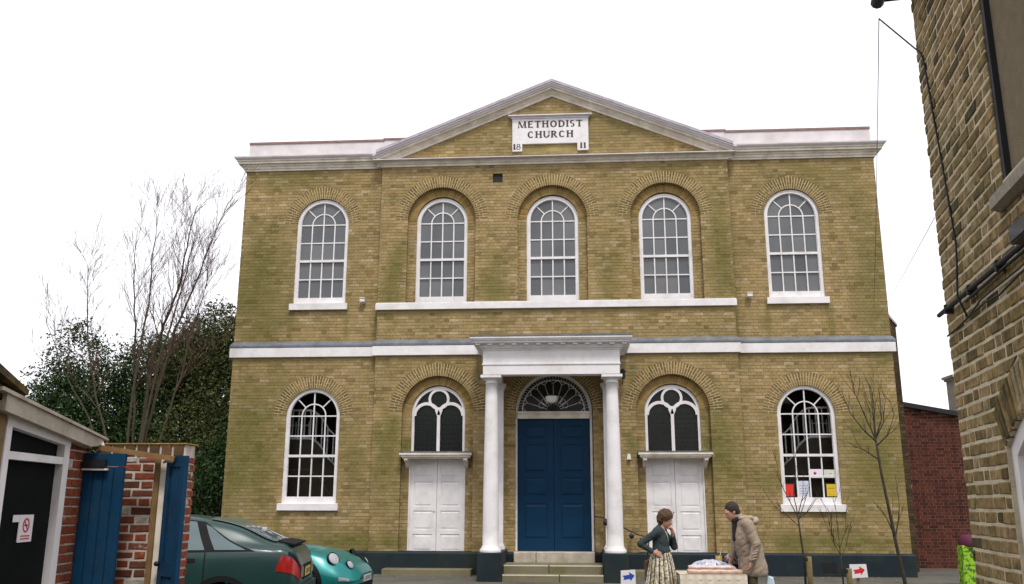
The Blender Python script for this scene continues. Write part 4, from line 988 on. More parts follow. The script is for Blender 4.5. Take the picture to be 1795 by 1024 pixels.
MB().prism([(.015, 1.735), (.20, 1.735), (.20, 1.805), (.015, 1.805)], -.06, -.006, G1).build('door_closer', black_metal, g1)
MB().prism([(.01, 1.715), (.215, 1.715), (.215, 1.73), (.01, 1.73)], -.05, -.004, G1).build('closer_arm', white_paint, g1)
G2 = Fr((-3.075, -12.50, 0), (.835, -.55, 0), (.55, .835, 0))
lf = MB()
for (a, b_, c_, d_) in ((0, .055, -.1, 1.84), (.215, .27, -.1, 1.84), (.055, .215, 1.75, 1.84), (.055, .215, .85, .97), (.055, .215, -.1, .08)): lf.prism([(a, c_), (b_, c_), (b_, d_), (a, d_)], 0, .04, G2)
g2 = lf.build('gate_leaf', gate_blue, gate)
for q in range(3): MB().prism([(.056+.053*q, -.1), (.107+.053*q, -.1), (.107+.053*q, 1.80), (.056+.053*q, 1.80)], .012, .03, G2, 0, True, .004, .004).build('board', gate_blue, g2)
MB().lathe([(0, -.02), (.02, -.02), (.022, .0), (0, .02)], G2(.02, .95, -.02), 10, 'y').build('latch', black_metal, g2)
MB().tube([G2(.0, 1.79, -.03), G2(.06, 1.80, -.03), G2(.12, 1.79, -.02)], .012, 6).build('hinge', render_white, g2)

# ================================================================== vegetation
bark = plain('grey_green_bark', (.06, .05, .03), .9, .35, 14, .6, 60, .2)
twig_mat = plain('purple_brown_twigs', (.10, .055, .042), .85, .3, 9, 0, 40, .2)
def leafmat(name, c0, c1, rough=.55):
    t = NT(name); a = t.node('ShaderNodeAttribute', attribute_name='rnd').outputs['Fac']
    return t.done(t.ramp(a, [(0, c0), (.7, c1), (1, tuple(min(1, q*1.5) for q in c1))]), rough, .2)
holly = leafmat('dark_glossy_leaves', (.008, .020, .005), (.030, .062, .014))
laurel = leafmat('olive_glossy_leaves', (.022, .032, .008), (.075, .090, .024))
brush = leafmat('brownish_loose_leaves', (.06, .05, .022), (.15, .12, .055), .6)
def rvec(rg): return Vector((rg.gauss(0, 1), rg.gauss(0, 1), rg.gauss(0, 1))).normalized()
def grow(mb, p, d, L, r, lev, rg, spread=.5, up=.25, kids=3, twist=.18, seg=5, minr=.004):
    pts = [p]; rad = [r]; q = p.copy(); dd = d.copy()
    for i in range(seg):
        dd = (dd + rvec(rg)*twist*.5 + Vector((0, 0, up*.12))).normalized(); q = q+dd*(L/seg); pts.append(q.copy()); rad.append(max(minr, r*(1-.62*(i+1)/seg)))
    mb.tube(pts, rad, 6 if r > .02 else 4, False)
    if lev <= 0: return
    for k in range(kids):
        i = rg.randint(max(1, seg//3), seg); b = pts[i]
        nd = (dd + rvec(rg)*spread + Vector((0, 0, up))).normalized()
        grow(mb, b, nd, L*rg.uniform(.5, .78), max(minr, rad[i]*.68), lev-1, rg, spread, up, kids, twist, seg, minr)
# --- bare multi-stemmed tree on the left
bt = thing('bare_tree', 'tall bare multi-stemmed tree in front of the evergreens on the left', 'tree', (-8.8, -1.7, 0))
tm = MB(); bm_ = MB(); rg = random.Random(23)
BY = -1.7
stems = [([(-8.85, 0), (-8.86, 2.7), (-8.76, 4.6), (-8.55, 5.3), (-8.25, 6.3), (-8.15, 7.3), (-8.05, 8.0)], .05), ([(-8.7, 0), (-8.62, 2.6), (-8.4, 3.8), (-8.1, 5.1), (-7.75, 6.1), (-7.45, 7.1), (-7.2, 7.9)], .042),
         ([(-8.9, 0), (-9.0, 2.6), (-9.1, 4.2), (-9.2, 5.3), (-9.35, 6.4), (-9.4, 7.2)], .038), ([(-8.95, 0), (-9.3, 2.4), (-9.75, 3.7), (-10.1, 4.9), (-10.25, 5.9), (-10.3, 6.6)], .032), ([(-8.6, 0), (-8.2, 2.7), (-7.9, 4.0), (-7.75, 5.0), (-7.6, 5.8), (-7.5, 6.3)], .032),
         ([(-8.8, 1.0), (-8.85, 3.8), (-8.7, 5.6), (-8.75, 6.6), (-8.7, 7.6)], .034), ([(-9.1, 1.5), (-9.9, 3.2), (-10.7, 4.4), (-11.1, 5.3)], .026), ([(-8.7, 2.0), (-8.35, 4.6), (-7.95, 6.4), (-7.8, 7.4)], .03)]
for q, (st_, r0) in enumerate(stems):
    yy = BY+rg.uniform(-.35, .35); pts = []; n = len(st_)
    for i in range(n-1):
        for k in range(4):
            t = k/4; pts.append(Vector((st_[i][0]*(1-t)+st_[i+1][0]*t+rg.uniform(-.02, .02), yy+.06*math.sin(i+q), st_[i][1]*(1-t)+st_[i+1][1]*t)))
    pts.append(Vector((st_[-1][0], yy, st_[-1][1]))); rad = [max(.007, r0*(1-.9*i/len(pts))) for i in range(len(pts))]
    tm.tube(pts, rad, 8, False)
    for i in range(7, len(pts), 1):
        for rep in range(2):
            if rg.random() < .70:
                dd = (pts[i]-pts[i-1]).normalized(); nd = (dd+rvec(rg)*.75+Vector((0, 0, .35))).normalized()
                grow(bm_, pts[i], nd, rg.uniform(.5, 1.15)*(1.15-.4*i/len(pts)), max(.0045, rad[i]*.38), 2, rg, .6, .3, 4, .25, 4, .0022)
tm.build('trunk', bark, bt); bm_.build('crown', twig_mat, bt)
# --- evergreens
def evergreen(name, label, base, blobs, mat, n, leaf=.13, seed=0, trunk_r=.14, gaps=.5):
    rg = random.Random(seed); t_ = thing(name, label, 'tree', base, 'evergreens on the left')
    tr_ = MB(); B = Vector(base)
    topb = max(blobs, key=lambda b: b[2]); tr_.tube([B, B+Vector((.1, 0, 1.2)), Vector((topb[0], topb[1], topb[2]))], [trunk_r, trunk_r*.8, .03], 8)
    for b in blobs: tr_.tube([B+Vector((0, 0, 1.0)), (B+Vector((0, 0, 1.5))).lerp(Vector(b[:3]), .6), Vector(b[:3])], [trunk_r*.5, trunk_r*.35, .015], 6)
    tr_.build('trunk', bark, t_)
    lm = MB(); vol = [b[3]*b[4]*b[5] for b in blobs]; tot = sum(vol)
    for b, vv in zip(blobs, vol):
        m = int(n*vv/tot); nc = max(6, m//26)
        for c in range(nc):
            dv = rvec(rg); rr = rg.random()**.33*(1.0 if rg.random() < .9 else 1.12)
            cc = Vector((b[0]+dv.x*b[3]*rr, b[1]+dv.y*b[4]*rr, b[2]+dv.z*b[5]*rr))
            tone = rg.random()*.6; cs = rg.uniform(.10, .24)
            for k in range(26):
                p = cc+Vector((rg.gauss(0, cs), rg.gauss(0, cs), rg.gauss(0, cs*.8)))
                if p.z < .05: continue
                nrm = (rvec(rg)+Vector((0, -.25, .55))).normalized(); a = nrm.orthogonal().normalized(); a.rotate(Matrix.Rotation(rg.uniform(0, 6.28), 3, nrm)); b2 = nrm.cross(a)
                l_ = leaf*rg.uniform(.6, 1.2); w_ = l_*.42
                lm.add([p-a*l_*.5, p-b2*w_*.5+nrm*.01, p+a*l_*.5, p+b2*w_*.5+nrm*.01], [(0, 1, 2, 3)], min(1, tone+rg.random()*.4))
    lm.build('crown', mat, t_)
evergreen('holly_tree', 'dark pointed holly tree, leftmost of the evergreens', (-14.6, 6.0, 0), [(-14.7, 6, 5.6, .9, 1.0, 1.35), (-15.1, 6, 4.0, 1.5, 1.4, 1.5), (-14.3, 5.7, 3.2, 1.7, 1.4, 1.8), (-16.0, 6.3, 3.2, 1.2, 1.2, 1.6), (-14.6, 6, 1.4, 2.2, 1.3, 1.4)], holly, 42000, .13, 1)
evergreen('evergreen_tree', 'dense dark evergreen behind the bare tree trunk', (-12.2, 6.3, 0), [(-12.6, 6.3, 5.0, 1.5, 1.2, 1.5), (-11.7, 6.1, 5.0, 1.3, 1.1, 1.5), (-13.5, 6.3, 4.4, 1.2, 1.2, 1.5), (-11.6, 6.0, 3.2, 1.6, 1.3, 1.7), (-12.9, 6.2, 2.6, 1.5, 1.3, 1.6), (-12.0, 6.0, 1.2, 2.2, 1.2, 1.3)], holly, 46000, .13, 2)
evergreen('bushy_evergreen', 'tall olive bushy evergreen against the left chapel corner', (-10.2, 5.2, 0), [(-10.0, 5.4, 6.0, 1.3, 1.1, 1.4), (-9.2, 5.2, 5.6, .8, .9, 1.3), (-11.0, 5.6, 5.4, 1.2, 1.1, 1.4), (-9.6, 5.2, 4.3, 1.2, 1.1, 1.5), (-10.3, 5.2, 2.6, 1.5, 1.2, 1.8), (-9.4, 4.8, 2.4, 1.0, .9, 1.8), (-9.9, 5.0, 1.0, 1.6, 1.0, 1.1)], laurel, 54000, .115, 3)
evergreen('brush_tree', 'loose brownish scrub tree between the evergreens', (-11.3, 8.0, 0), [(-11.4, 8, 5.4, 1.5, 1.2, 1.4), (-10.6, 8.2, 6.5, 1.2, 1.0, 1.0), (-12.5, 8.2, 5.0, 1.3, 1.2, 1.3)], brush, 14000, .09, 4)
evergreen('low_shrub', 'dark shrub filling the gap beside the chapel wall', (-8.9, 3.2, 0), [(-8.9, 3.2, 1.5, .95, .8, 1.5), (-9.8, 3.6, 1.2, .9, .8, 1.2), (-11.2, 3.8, 1.2, 1.2, .8, 1.3), (-8.6, 3.4, 3.0, .6, .6, 1.0)], holly, 22000, .12, 5, .06)
evergreen('distant_shrub', 'thin scrub beyond the lean-to roof at the far left', (-18.2, 7.5, 0), [(-18.2, 7.5, 3.6, 1.5, 1, 1.5), (-17.4, 7.5, 2.4, 1.5, 1.0, 1.7), (-19.5, 7.5, 2.0, 1.5, 1.0, 1.7)], brush, 9000, .10, 6)
# --- staked saplings in front of the right wing
sap_bark = plain('dark_sapling_bark', (.045, .038, .026), .9, .35, 14, .5, 60, .2)
def sapling(label, y, trunk, limbs, r0, stake=None, tie=None, seed=0):
    rg = random.Random(seed); t_ = thing('sapling', label, 'tree', (trunk[0][0], y, GROUND(y)), 'saplings before the right wing')
    m = MB(); P = [Vector((x, y, z)) for x, z in trunk]; m.tube(P, [r0*(1-.45*i/(len(P)-1)) for i in range(len(P))], 8); m.build('trunk', sap_bark, t_)
    c = MB()
    for lb in limbs:
        pts = [Vector((x, y+dy, z)) for x, z, dy in lb]; sm = []
        for i in range(len(pts)-1):
            for k in range(3): sm.append(pts[i].lerp(pts[i+1], k/3)+Vector((rg.uniform(-.006, .006), rg.uniform(-.006, .006), 0)))
        sm.append(pts[-1]); c.tube(sm, [max(.003, r0*.42*(1-.85*i/len(sm))) for i in range(len(sm))], 5, False)
        for i in range(2, len(sm)):
            if rg.random() < .6:
                d = (sm[i]-sm[i-1]).normalized(); grow(c, sm[i], (d+rvec(rg)*.6+Vector((0, 0, .3))).normalized(), rg.uniform(.12, .34), .006, 1, rg, .5, .3, 2, .2, 3, .0025)
    c.build('crown', sap_bark, t_)
    if stake:
        sx, sz = stake
        s_ = thing('tree_stake', label.split(' sapling')[0]+' sapling’s short round timber stake', 'stake', (sx, y-.06, GROUND(y)))
        s_['label'] = stake_labels.pop(0)
        MB().lathe([(0, -.2), (.045, -.2), (.045, sz-.01), (.038, sz), (0, sz)], (sx, y-.07, 0), 14).build('post', post_wood, s_)
        MB().lathe([(.054, sz-.07), (.058, sz-.06), (.058, sz-.02), (.054, sz-.01)], (sx-.02, y-.05, 0), 14).build('tie', black_plastic, s_)
stake_labels = ['taller timber tree stake with black tie below the poster window', 'shorter timber tree stake with black tie left of the red arrow sign']
sapling('slender sapling below the poster window', -4.9, [(4.09, -.1), (4.09, .6), (4.06, 1.0), (4.04, 1.32)], [[(4.04, 1.3, 0), (4.0, 1.6, .02), (4.06, 2.0, .0), (4.07, 2.3, .03)], [(4.05, 1.25, 0), (3.9, 1.5, -.1), (3.78, 1.8, -.12), (3.74, 2.1, -.1)], [(4.05, 1.2, 0), (4.2, 1.5, .1), (4.28, 1.75, .1)], [(4.06, 1.1, 0), (3.86, 1.3, .12), (3.7, 1.42, .15)], [(4.05, 1.3, 0), (4.12, 1.6, -.12), (4.16, 2.0, -.1)], [(4.05, 1.22, 0), (4.22, 1.38, -.1), (4.36, 1.6, -.1)]], .021, (4.15, .64), seed=1)
sapling('small twiggy sapling between the stakes', -4.7, [(4.74, -.1), (4.73, .5), (4.72, .78)], [[(4.72, .75, 0), (4.62, 1.0, .05), (4.56, 1.4, .05)], [(4.72, .78, 0), (4.72, 1.1, 0), (4.70, 1.5, .0)], [(4.72, .75, 0), (4.82, 1.0, .0), (4.9, 1.4, .03)], [(4.73, .65, 0), (4.6, .85, -.1), (4.5, 1.15, -.1)], [(4.73, .6, 0), (4.86, .8, .1), (4.95, 1.1, .1)]], .015, (4.82, .45), seed=2)
sapling('tall bare sapling before the right chapel corner', -6.3, [(5.22, -.1), (5.15, .45), (5.1, .8), (5.03, 1.4), (4.97, 1.9), (4.93, 2.42)], [[(4.93, 2.4, 0), (4.86, 2.65, .05), (4.74, 3.02, .1), (4.70, 3.15, .1)], [(4.93, 2.42, 0), (4.93, 2.75, 0), (4.9, 3.05, -.05)], [(4.93, 2.4, 0), (5.03, 2.7, -.05), (5.05, 3.1, 0)], [(4.93, 2.38, 0), (5.1, 2.65, .1), (5.16, 3.0, .1)], [(4.94, 2.36, 0), (4.72, 2.55, -.1), (4.56, 2.8, -.1), (4.5, 2.95, -.1)], [(4.95, 2.1, 0), (4.8, 2.25, .15), (4.7, 2.3, .2)], [(5.09, .98, 0), (4.98, 1.2, -.1), (4.86, 1.42, -.12)], [(5.09, 1.0, 0), (5.2, 1.3, .1), (5.22, 1.55, .1)], [(4.94, 2.3, 0), (5.08, 2.45, -.1), (5.2, 2.75, -.1)], [(4.93, 2.42, 0), (4.98, 2.8, .1), (4.98, 3.15, .12)]], .031, seed=3)

# ================================================================== cars
def hermite(xs, ys, x):
    xs = np.asarray(xs, float); ys = np.asarray(ys, float)
    m = np.zeros_like(ys); h = np.diff(xs); s = (np.diff(ys, axis=0).T/h).T
    m[1:-1] = ((s[:-1].T*h[1:]+s[1:].T*h[:-1])/(h[1:]+h[:-1])).T; m[0] = s[0]; m[-1] = s[-1]
    i = np.clip(np.searchsorted(xs, x)-1, 0, len(xs)-2); t = (x-xs[i])/h[i]
    a = 2*t**3-3*t**2+1; b = t**3-2*t**2+t; c = -2*t**3+3*t**2; d = t**3-t**2
    return (a*ys[i].T+b*(h[i]*m[i].T)+c*ys[i+1].T+d*(h[i]*m[i+1].T)).T
class Body:
    """lofted car body: st = rows of (x, z_bottom, w_mid, w_belt, z_belt, w_rail, z_rail, z_top)"""
    def __init__(s, st):
        s.x = [r[0] for r in st]; K = []
        for (x, zb, wm, wb, zB, wr, zr, zt) in st:
            K.append([(0, zb), (wm*.86, zb), (wm*.97, zb+.08), (wm, zb+(zB-zb)*.55), (wb, zB), ((wb+wr)/2+.012, (zB+zr)/2+.0), (wr, zr), (wr*.62, zr+(zt-zr)*.8), (0, zt)])
        s.K = np.array(K)
    def P(s, x, v, side=1):
        """points for arrays x and ring position v in 0..8"""
        x = np.atleast_1d(np.asarray(x, float)); v = np.broadcast_to(np.asarray(v, float), x.shape)
        ring = hermite(s.x, s.K.reshape(len(s.x), -1), x).reshape(-1, 9, 2); out = np.zeros((len(x), 3))
        for i in range(len(x)):
            q = hermite(range(9), ring[i], np.array([v[i]]))[0]; out[i] = (x[i], side*max(q[0], 0), q[1])
        return out
    def mesh(s, mb, nx=70, arches=()):
        xs = np.concatenate([np.linspace(s.x[k], s.x[k+1], max(2, int(nx*(s.x[k+1]-s.x[k])/(s.x[-1]-s.x[0]))+1), endpoint=False) for k in range(len(s.x)-1)]+[[s.x[-1]]])
        vs = np.linspace(0, 8, 41); full = []
        ringK = hermite(s.x, s.K.reshape(len(s.x), -1), xs).reshape(-1, 9, 2)
        for i, x in enumerate(xs):
            q = hermite(range(9), ringK[i], vs); left = [(x, max(a, 0), b) for a, b in q]; full.append(left+[(x, -a[1], a[2]) for a in left[-2:0:-1]])
        n = len(full[0]); V = [p for r in full for p in r]; F = []
        for i in range(len(full)-1):
            for k in range(n):
                f = (i*n+k, (i+1)*n+k, (i+1)*n+(k+1) % n, i*n+(k+1) % n)
                cx = sum(V[q][0] for q in f)/4; cz = sum(V[q][2] for q in f)/4; cy = sum(abs(V[q][1]) for q in f)/4
                if any((cx-ax)**2+(cz-az)**2 < ar*ar and cy > .35 for ax, az, ar in arches): continue
                F.append(f)
        mb.add(V, F, 0, True); mb.add(full[0], [tuple(range(n))]); mb.add(full[-1], [tuple(reversed(range(n)))])
    def patch(s, mb, corners, side=1, n=8, off=.004):
        """window-like patch between four (x, v) corners, lifted off the skin"""
        G = []
        for i in range(n+1):
            for j in range(n+1):
                a, b = i/n, j/n
                x = (1-a)*(1-b)*corners[0][0]+a*(1-b)*corners[1][0]+a*b*corners[2][0]+(1-a)*b*corners[3][0]
                v = (1-a)*(1-b)*corners[0][1]+a*(1-b)*corners[1][1]+a*b*corners[2][1]+(1-a)*b*corners[3][1]
                G.append((x, v))
        e = .01; X = np.array([g[0] for g in G]); Vv = np.array([g[1] for g in G])
        p = s.P(X, Vv, side); px = s.P(X+e, Vv, side)-s.P(X-e, Vv, side); pv = s.P(X, np.clip(Vv+e, 0, 8), side)-s.P(X, np.clip(Vv-e, 0, 8), side)
        nr = np.cross(px, pv); nr /= np.linalg.norm(nr, axis=1)[:, None]+1e-9
        if side < 0: nr = -nr
        c = np.array([0, 0, .7]); flip = np.sum(nr*(p-c), axis=1) < 0; nr[flip] *= -1
        p = p+nr*off; mb.add(p.tolist(), [(i*(n+1)+j, (i+1)*(n+1)+j, (i+1)*(n+1)+j+1, i*(n+1)+j+1) for i in range(n) for j in range(n)], 0, True)
        return mb
def car_paint(name, col, metal=.35):
    t = NT(name); t.p.inputs['Coat Weight'].default_value = .22; t.p.inputs['Coat Roughness'].default_value = .06
    n = t.noise(t.pos(), 3, 3); t.bump(t.noise(t.pos(), 2.0, 2), .02, .02)
    return t.done(t.mix(1.0, col, t.ramp(n, [(.3, (.9,)*3), (.7, (1.1,)*3)]), 'MULTIPLY'), .33, .5, metal)
car_glass = plain('tinted_car_glass', (.10, .14, .15), .04, .1, 2, spec=.5)
tyre_m = plain('tyre_rubber', (.013, .013, .013), .8); rim_m = plain('alloy_rim', (.3, .3, .32), .35, .1, 5, metal=.8)
lampw = grey_glass('headlamp_glass', (.36, .37, .40), .08); redl = grey_glass('red_tail_lens', (.28, .010, .008), .15); amber = grey_glass('clear_reverse_lens', (.45, .3, .12), .2)
plate_y = plain('yellow_plate', (.62, .42, .03), .4); plate_w = plain('white_plate', (.6, .6, .58), .4)
def arch_trim(body, root, xs, zc, r0=.335, r1=.405):
    for xc in xs:
        for s in (-1, 1):
            m = MB(); I = []; O = []; D = []
            for k in range(25):
                a = R(-5+190*k/24)
                for rr, L in ((r0, I), (r1, O)):
                    x, z = xc+rr*math.cos(a), zc+rr*math.sin(a); vv = np.linspace(1.0, 4.3, 40); P_ = body.P(np.full(40, x), vv, s)
                    y = np.interp(z, P_[:, 2], np.abs(P_[:, 1])); L.append((x, s*(y+.006), z))
                D.append((I[-1][0], s*.45, I[-1][2]))
            m.strip(I, O, False, True); m.strip(I, D, False, True); sub(m, 'wheel_arch', pil, root)
def put(root, loc, rz):
    root.location = loc; root.rotation_euler = (0, 0, rz)
def sub(mb, name, mat, parent): 
    o = bpy.data.objects.new(name, mb.mesh(name, mat)); COL.objects.link(o); o.parent = parent; return o
def wheels(root, xs, half, r=.30):
    for x in xs:
        for s in (-1, 1):
            m = MB(); m.lathe([(r-.1, -.09), (r-.02, -.095), (r, -.06), (r, .06), (r-.02, .095), (r-.1, .09)], (x, s*(half-.11), r), 28, 'y'); w = sub(m, 'wheel', tyre_m, root)
            m = MB(); m.lathe([(0, s*.075), (.05, s*.08), (.1, s*.06), (r-.11, s*.05), (r-.09, s*.088)], (x, s*(half-.11), r), 28, 'y'); sub(m, 'rim', rim_m, w)
def platechars(parent, cx, cz, x, facing, w, seed, n=7):
    rg = random.Random(seed)
    for k in range(n):
        y = (-w/2+w*(k+.5)/n)
        m = MB(); m.box(x, x+facing*.002, y-.022, y-.010, cz-.03, cz+.03); m.box(x, x+facing*.002, y-.010, y+.018, cz+(.018 if k % 2 else -.03), cz+(.03 if k % 2 else -.018))
        if k % 3: m.box(x, x+facing*.0021, y+.008, y+.018, cz-.03, cz+.03)
        sub(m, 'plate_character', ink_brown, parent)
# dark green hatchback, tail to the right
green_paint = car_paint('dark_green_car_paint', (.003, .030, .026), .1)
A = Body([(-2.25, .40, .70, .66, .74, .52, .80, .815), (-2.20, .34, .79, .76, .86, .62, .93, .945), (-2.08, .27, .84, .80, .95, .66, 1.045, 1.06), (-1.88, .24, .86, .82, .965, .66, 1.09, 1.115), (-1.45, .22, .875, .84, .96, .62, 1.265, 1.30), (-.95, .2, .875, .845, .95, .60, 1.365, 1.405), (-.2, .2, .875, .85, .935, .60, 1.39, 1.43), (.45, .2, .875, .85, .93, .58, 1.335, 1.39), (.85, .2, .87, .845, .92, .60, 1.16, 1.21), (1.25, .2, .865, .83, .91, .66, .985, 1.02), (1.7, .22, .85, .78, .83, .60, .88, .91), (2.1, .26, .78, .68, .66, .5, .72, .74), (2.25, .34, .62, .52, .56, .4, .58, .59)])
car1 = thing('green_hatchback', 'dark green hatchback parked with its tail to the right, nearer of the two cars', 'car')
m = MB(); A.mesh(m, 90, [(-1.32, .30, .36), (1.38, .30, .36)]); sub(m, 'body', green_paint, car1)
def glass(body, root, cs, name='window', side=(-1, 1), off=.004, mat=None):
    for s in side: sub(body.patch(MB(), cs, s, 8, off), name, mat or car_glass, root)
pil = plain('black_window_trim', (.008, .008, .009), .7, spec=.15)
glass(A, car1, [(-1.70, 4.12), (.95, 4.12), (.42, 5.92), (-1.02, 5.92)], 'window_trim', off=.003, mat=pil)
glass(A, car1, [(-1.58, 4.22), (-1.20, 4.22), (-1.04, 5.72), (-1.12, 5.6)], 'quarter_window', off=.008)
glass(A, car1, [(-1.08, 4.22), (-.28, 4.22), (-.30, 5.82), (-.92, 5.82)], 'door_window', off=.008)
glass(A, car1, [(-.16, 4.22), (.78, 4.22), (.36, 5.82), (-.16, 5.82)], 'door_window', off=.008)
for s in (-1, 1): pass
rear = MB(); A.patch(rear, [(-1.93, 6.25), (-1.08, 6.25), (-1.08, 8), (-1.93, 8)], 1, 14, .014); A.patch(rear, [(-1.93, 6.25), (-1.08, 6.25), (-1.08, 8), (-1.93, 8)], -1, 14, .014); sub(rear, 'rear_screen', car_glass, car1)
ws = MB(); A.patch(ws, [(.5, 6.25), (1.22, 6.25), (1.22, 8), (.5, 8)], 1); A.patch(ws, [(.5, 6.25), (1.22, 6.25), (1.22, 8), (.5, 8)], -1); sub(ws, 'windscreen', car_glass, car1)
glass(A, car1, [(-2.235, 3.25), (-1.96, 3.3), (-2.02, 3.85), (-2.235, 3.95)], 'tail_light', off=.010, mat=redl)
glass(A, car1, [(-2.248, 4.05), (-2.10, 4.02), (-2.10, 4.6), (-2.248, 5.2)], 'light_trim', off=.008, mat=pil)
glass(A, car1, [(-2.2, 2.2), (2.15, 2.2), (2.15, 2.45), (-2.2, 2.45)], 'rub_strip', off=.006, mat=pil)
glass(A, car1, [(-.98, 3.72), (-.80, 3.72), (-.80, 3.86), (-.98, 3.86)], 'door_handle', off=.014, mat=pil)
for y_ in (-.66, .43): sub(MB().box(-2.262, -2.252, y_, y_+.23, .66, .79), 'rear_light', redl, car1)
m = MB(); m.box(-2.262, -2.251, -.42, .42, .62, .80); sub(m, 'rear_garnish', pil, car1)
m = MB(); m.box(-2.268, -2.262, -.26, .26, .655, .765); pl1 = sub(m, 'number_plate', plate_y, car1); platechars(pl1, 0, .71, -2.2695, 1, .46, 3)
m = MB(); m.box(-2.30, -2.2, -.74, .74, .36, .56); m.box(-2.27, -2.17, -.80, .80, .38, .54); sub(m, 'rear_bumper', plain('dark_green_bumper', (.010, .022, .022), .55), car1)
m = MB(); m.prism([(-2.14, 1.045), (-1.95, 1.09), (-1.95, 1.108), (-2.15, 1.072)], -.60, .60, Fr((0, 0, 0), (1, 0, 0), (0, 1, 0))); sub(m, 'spoiler', pil, car1)
m = MB(); m.box(-1.66, -1.60, -.30, -.18, 1.20, 1.26); sub(m, 'window_sticker', plate_w, car1)
for sgn in (-1, 1):
    m = MB(); A.patch(m, [(-1.10, 2.6), (-1.085, 2.6), (-1.085, 4.1), (-1.10, 4.1)], sgn, 6, .003); sub(m, 'door_shut_line', pil, car1)
m = MB(); m.tube([(-.95, 0, 1.40), (-1.02, 0, 1.44)], .012, 6); sub(m, 'aerial_base', pil, car1)
arch_trim(A, car1, (-1.32, 1.38), .30); wheels(car1, (-1.32, 1.38), .86)
put(car1, (-5.38, -8.24, GROUND(-8.24)), math.pi+R(10))
# teal coupe, nose to the right
teal = car_paint('metallic_teal_car_paint', (.004, .18, .172), .3)
Bd = Body([(-2.2, .4, .66, .6, .80, .5, .88, .90), (-2.0, .26, .82, .77, .93, .62, 1.0, 1.02), (-1.5, .22, .86, .82, .93, .58, 1.10, 1.13), (-.7, .2, .87, .83, .90, .54, 1.25, 1.28), (-.1, .2, .87, .83, .88, .54, 1.25, 1.285), (.4, .2, .87, .82, .86, .58, 1.03, 1.08), (.8, .2, .87, .80, .83, .62, .88, .90), (1.3, .2, .87, .78, .77, .58, .815, .845), (1.75, .2, .84, .72, .67, .54, .72, .745), (2.0, .22, .76, .62, .56, .48, .605, .62), (2.15, .25, .62, .50, .46, .4, .50, .51), (2.2, .3, .5, .42, .42, .34, .44, .445)])
car2 = thing('teal_coupe', 'metallic teal coupe with round headlamps, nose to the right, parked behind the hatchback', 'car')
m = MB(); Bd.mesh(m, 90, [(-1.28, .30, .35), (1.28, .30, .35)]); sub(m, 'body', teal, car2)
glass(Bd, car2, [(-1.3, 4.3), (.62, 4.3), (.15, 5.85), (-.8, 5.85)], 'door_window')
ws = MB(); Bd.patch(ws, [(-.02, 6.2), (.72, 6.2), (.72, 8), (-.02, 8)], 1); Bd.patch(ws, [(-.02, 6.2), (.72, 6.2), (.72, 8), (-.02, 8)], -1); sub(ws, 'windscreen', car_glass, car2)
def lamp(x, y, z, r, n):
    m = MB(); nv = Vector(n).normalized(); a = nv.orthogonal().normalized(); b = nv.cross(a); c = Vector((x, y, z))
    ring = lambda rr, o: [c+nv*o+(a*math.cos(q)+b*math.sin(q))*rr for q in [2*math.pi*k/20 for k in range(20)]]
    rim_ = MB(); rim_.strip(ring(r*1.16, -.03), ring(r*1.12, .012), True, True); rim_.strip(ring(r*1.12, .012), ring(r, .004), True, True); ro = sub(rim_, 'lamp_bezel', pil, car2)
    for q in range(4): m.strip(ring(r*math.cos(q*.39), .004+.03*math.sin(q*.39)), ring(r*math.cos((q+1)*.39), .004+.03*math.sin((q+1)*.39)), True, True)
    sub(m, 'headlight', lampw, car2)
for s in (-1, 1):
    p_ = Bd.P([1.80], [4.35], s)[0]; lamp(p_[0]+.01, p_[1]+s*.006, p_[2]+.01, .098, (.72, s*.50, .48))
    p_ = Bd.P([2.03], [5.3], s)[0]; lamp(p_[0]+.012, p_[1]+s*.004, p_[2]+.012, .07, (.8, s*.3, .52))
    m = MB(); Bd.patch(m, [(1.93, 2.55), (2.08, 2.6), (2.08, 3.0), (1.93, 2.95)], s, 6, .006); sub(m, 'indicator', lampw, car2)
m = MB(); m.box(2.205, 2.212, -.25, .25, .31, .41); pl2 = sub(m, 'number_plate', plate_w, car2); platechars(pl2, 0, .36, 2.2125, 1, .46, 5)
m = MB(); m.box(2.17, 2.204, -.42, .42, .22, .30); sub(m, 'lower_grille', pil, car2)
for s in (-1, 1):
    m = MB(); Bd.patch(m, [(.80, 6.05), (1.98, 6.05), (1.98, 6.12), (.80, 6.12)], s, 8, .002); sub(m, 'bonnet_shut_line', pil, car2)
arch_trim(Bd, car2, (-1.28, 1.28), .30); wheels(car2, (-1.28, 1.28), .86, .31)
put(car2, (-5.2, -4.95, GROUND(-4.95)), 0)

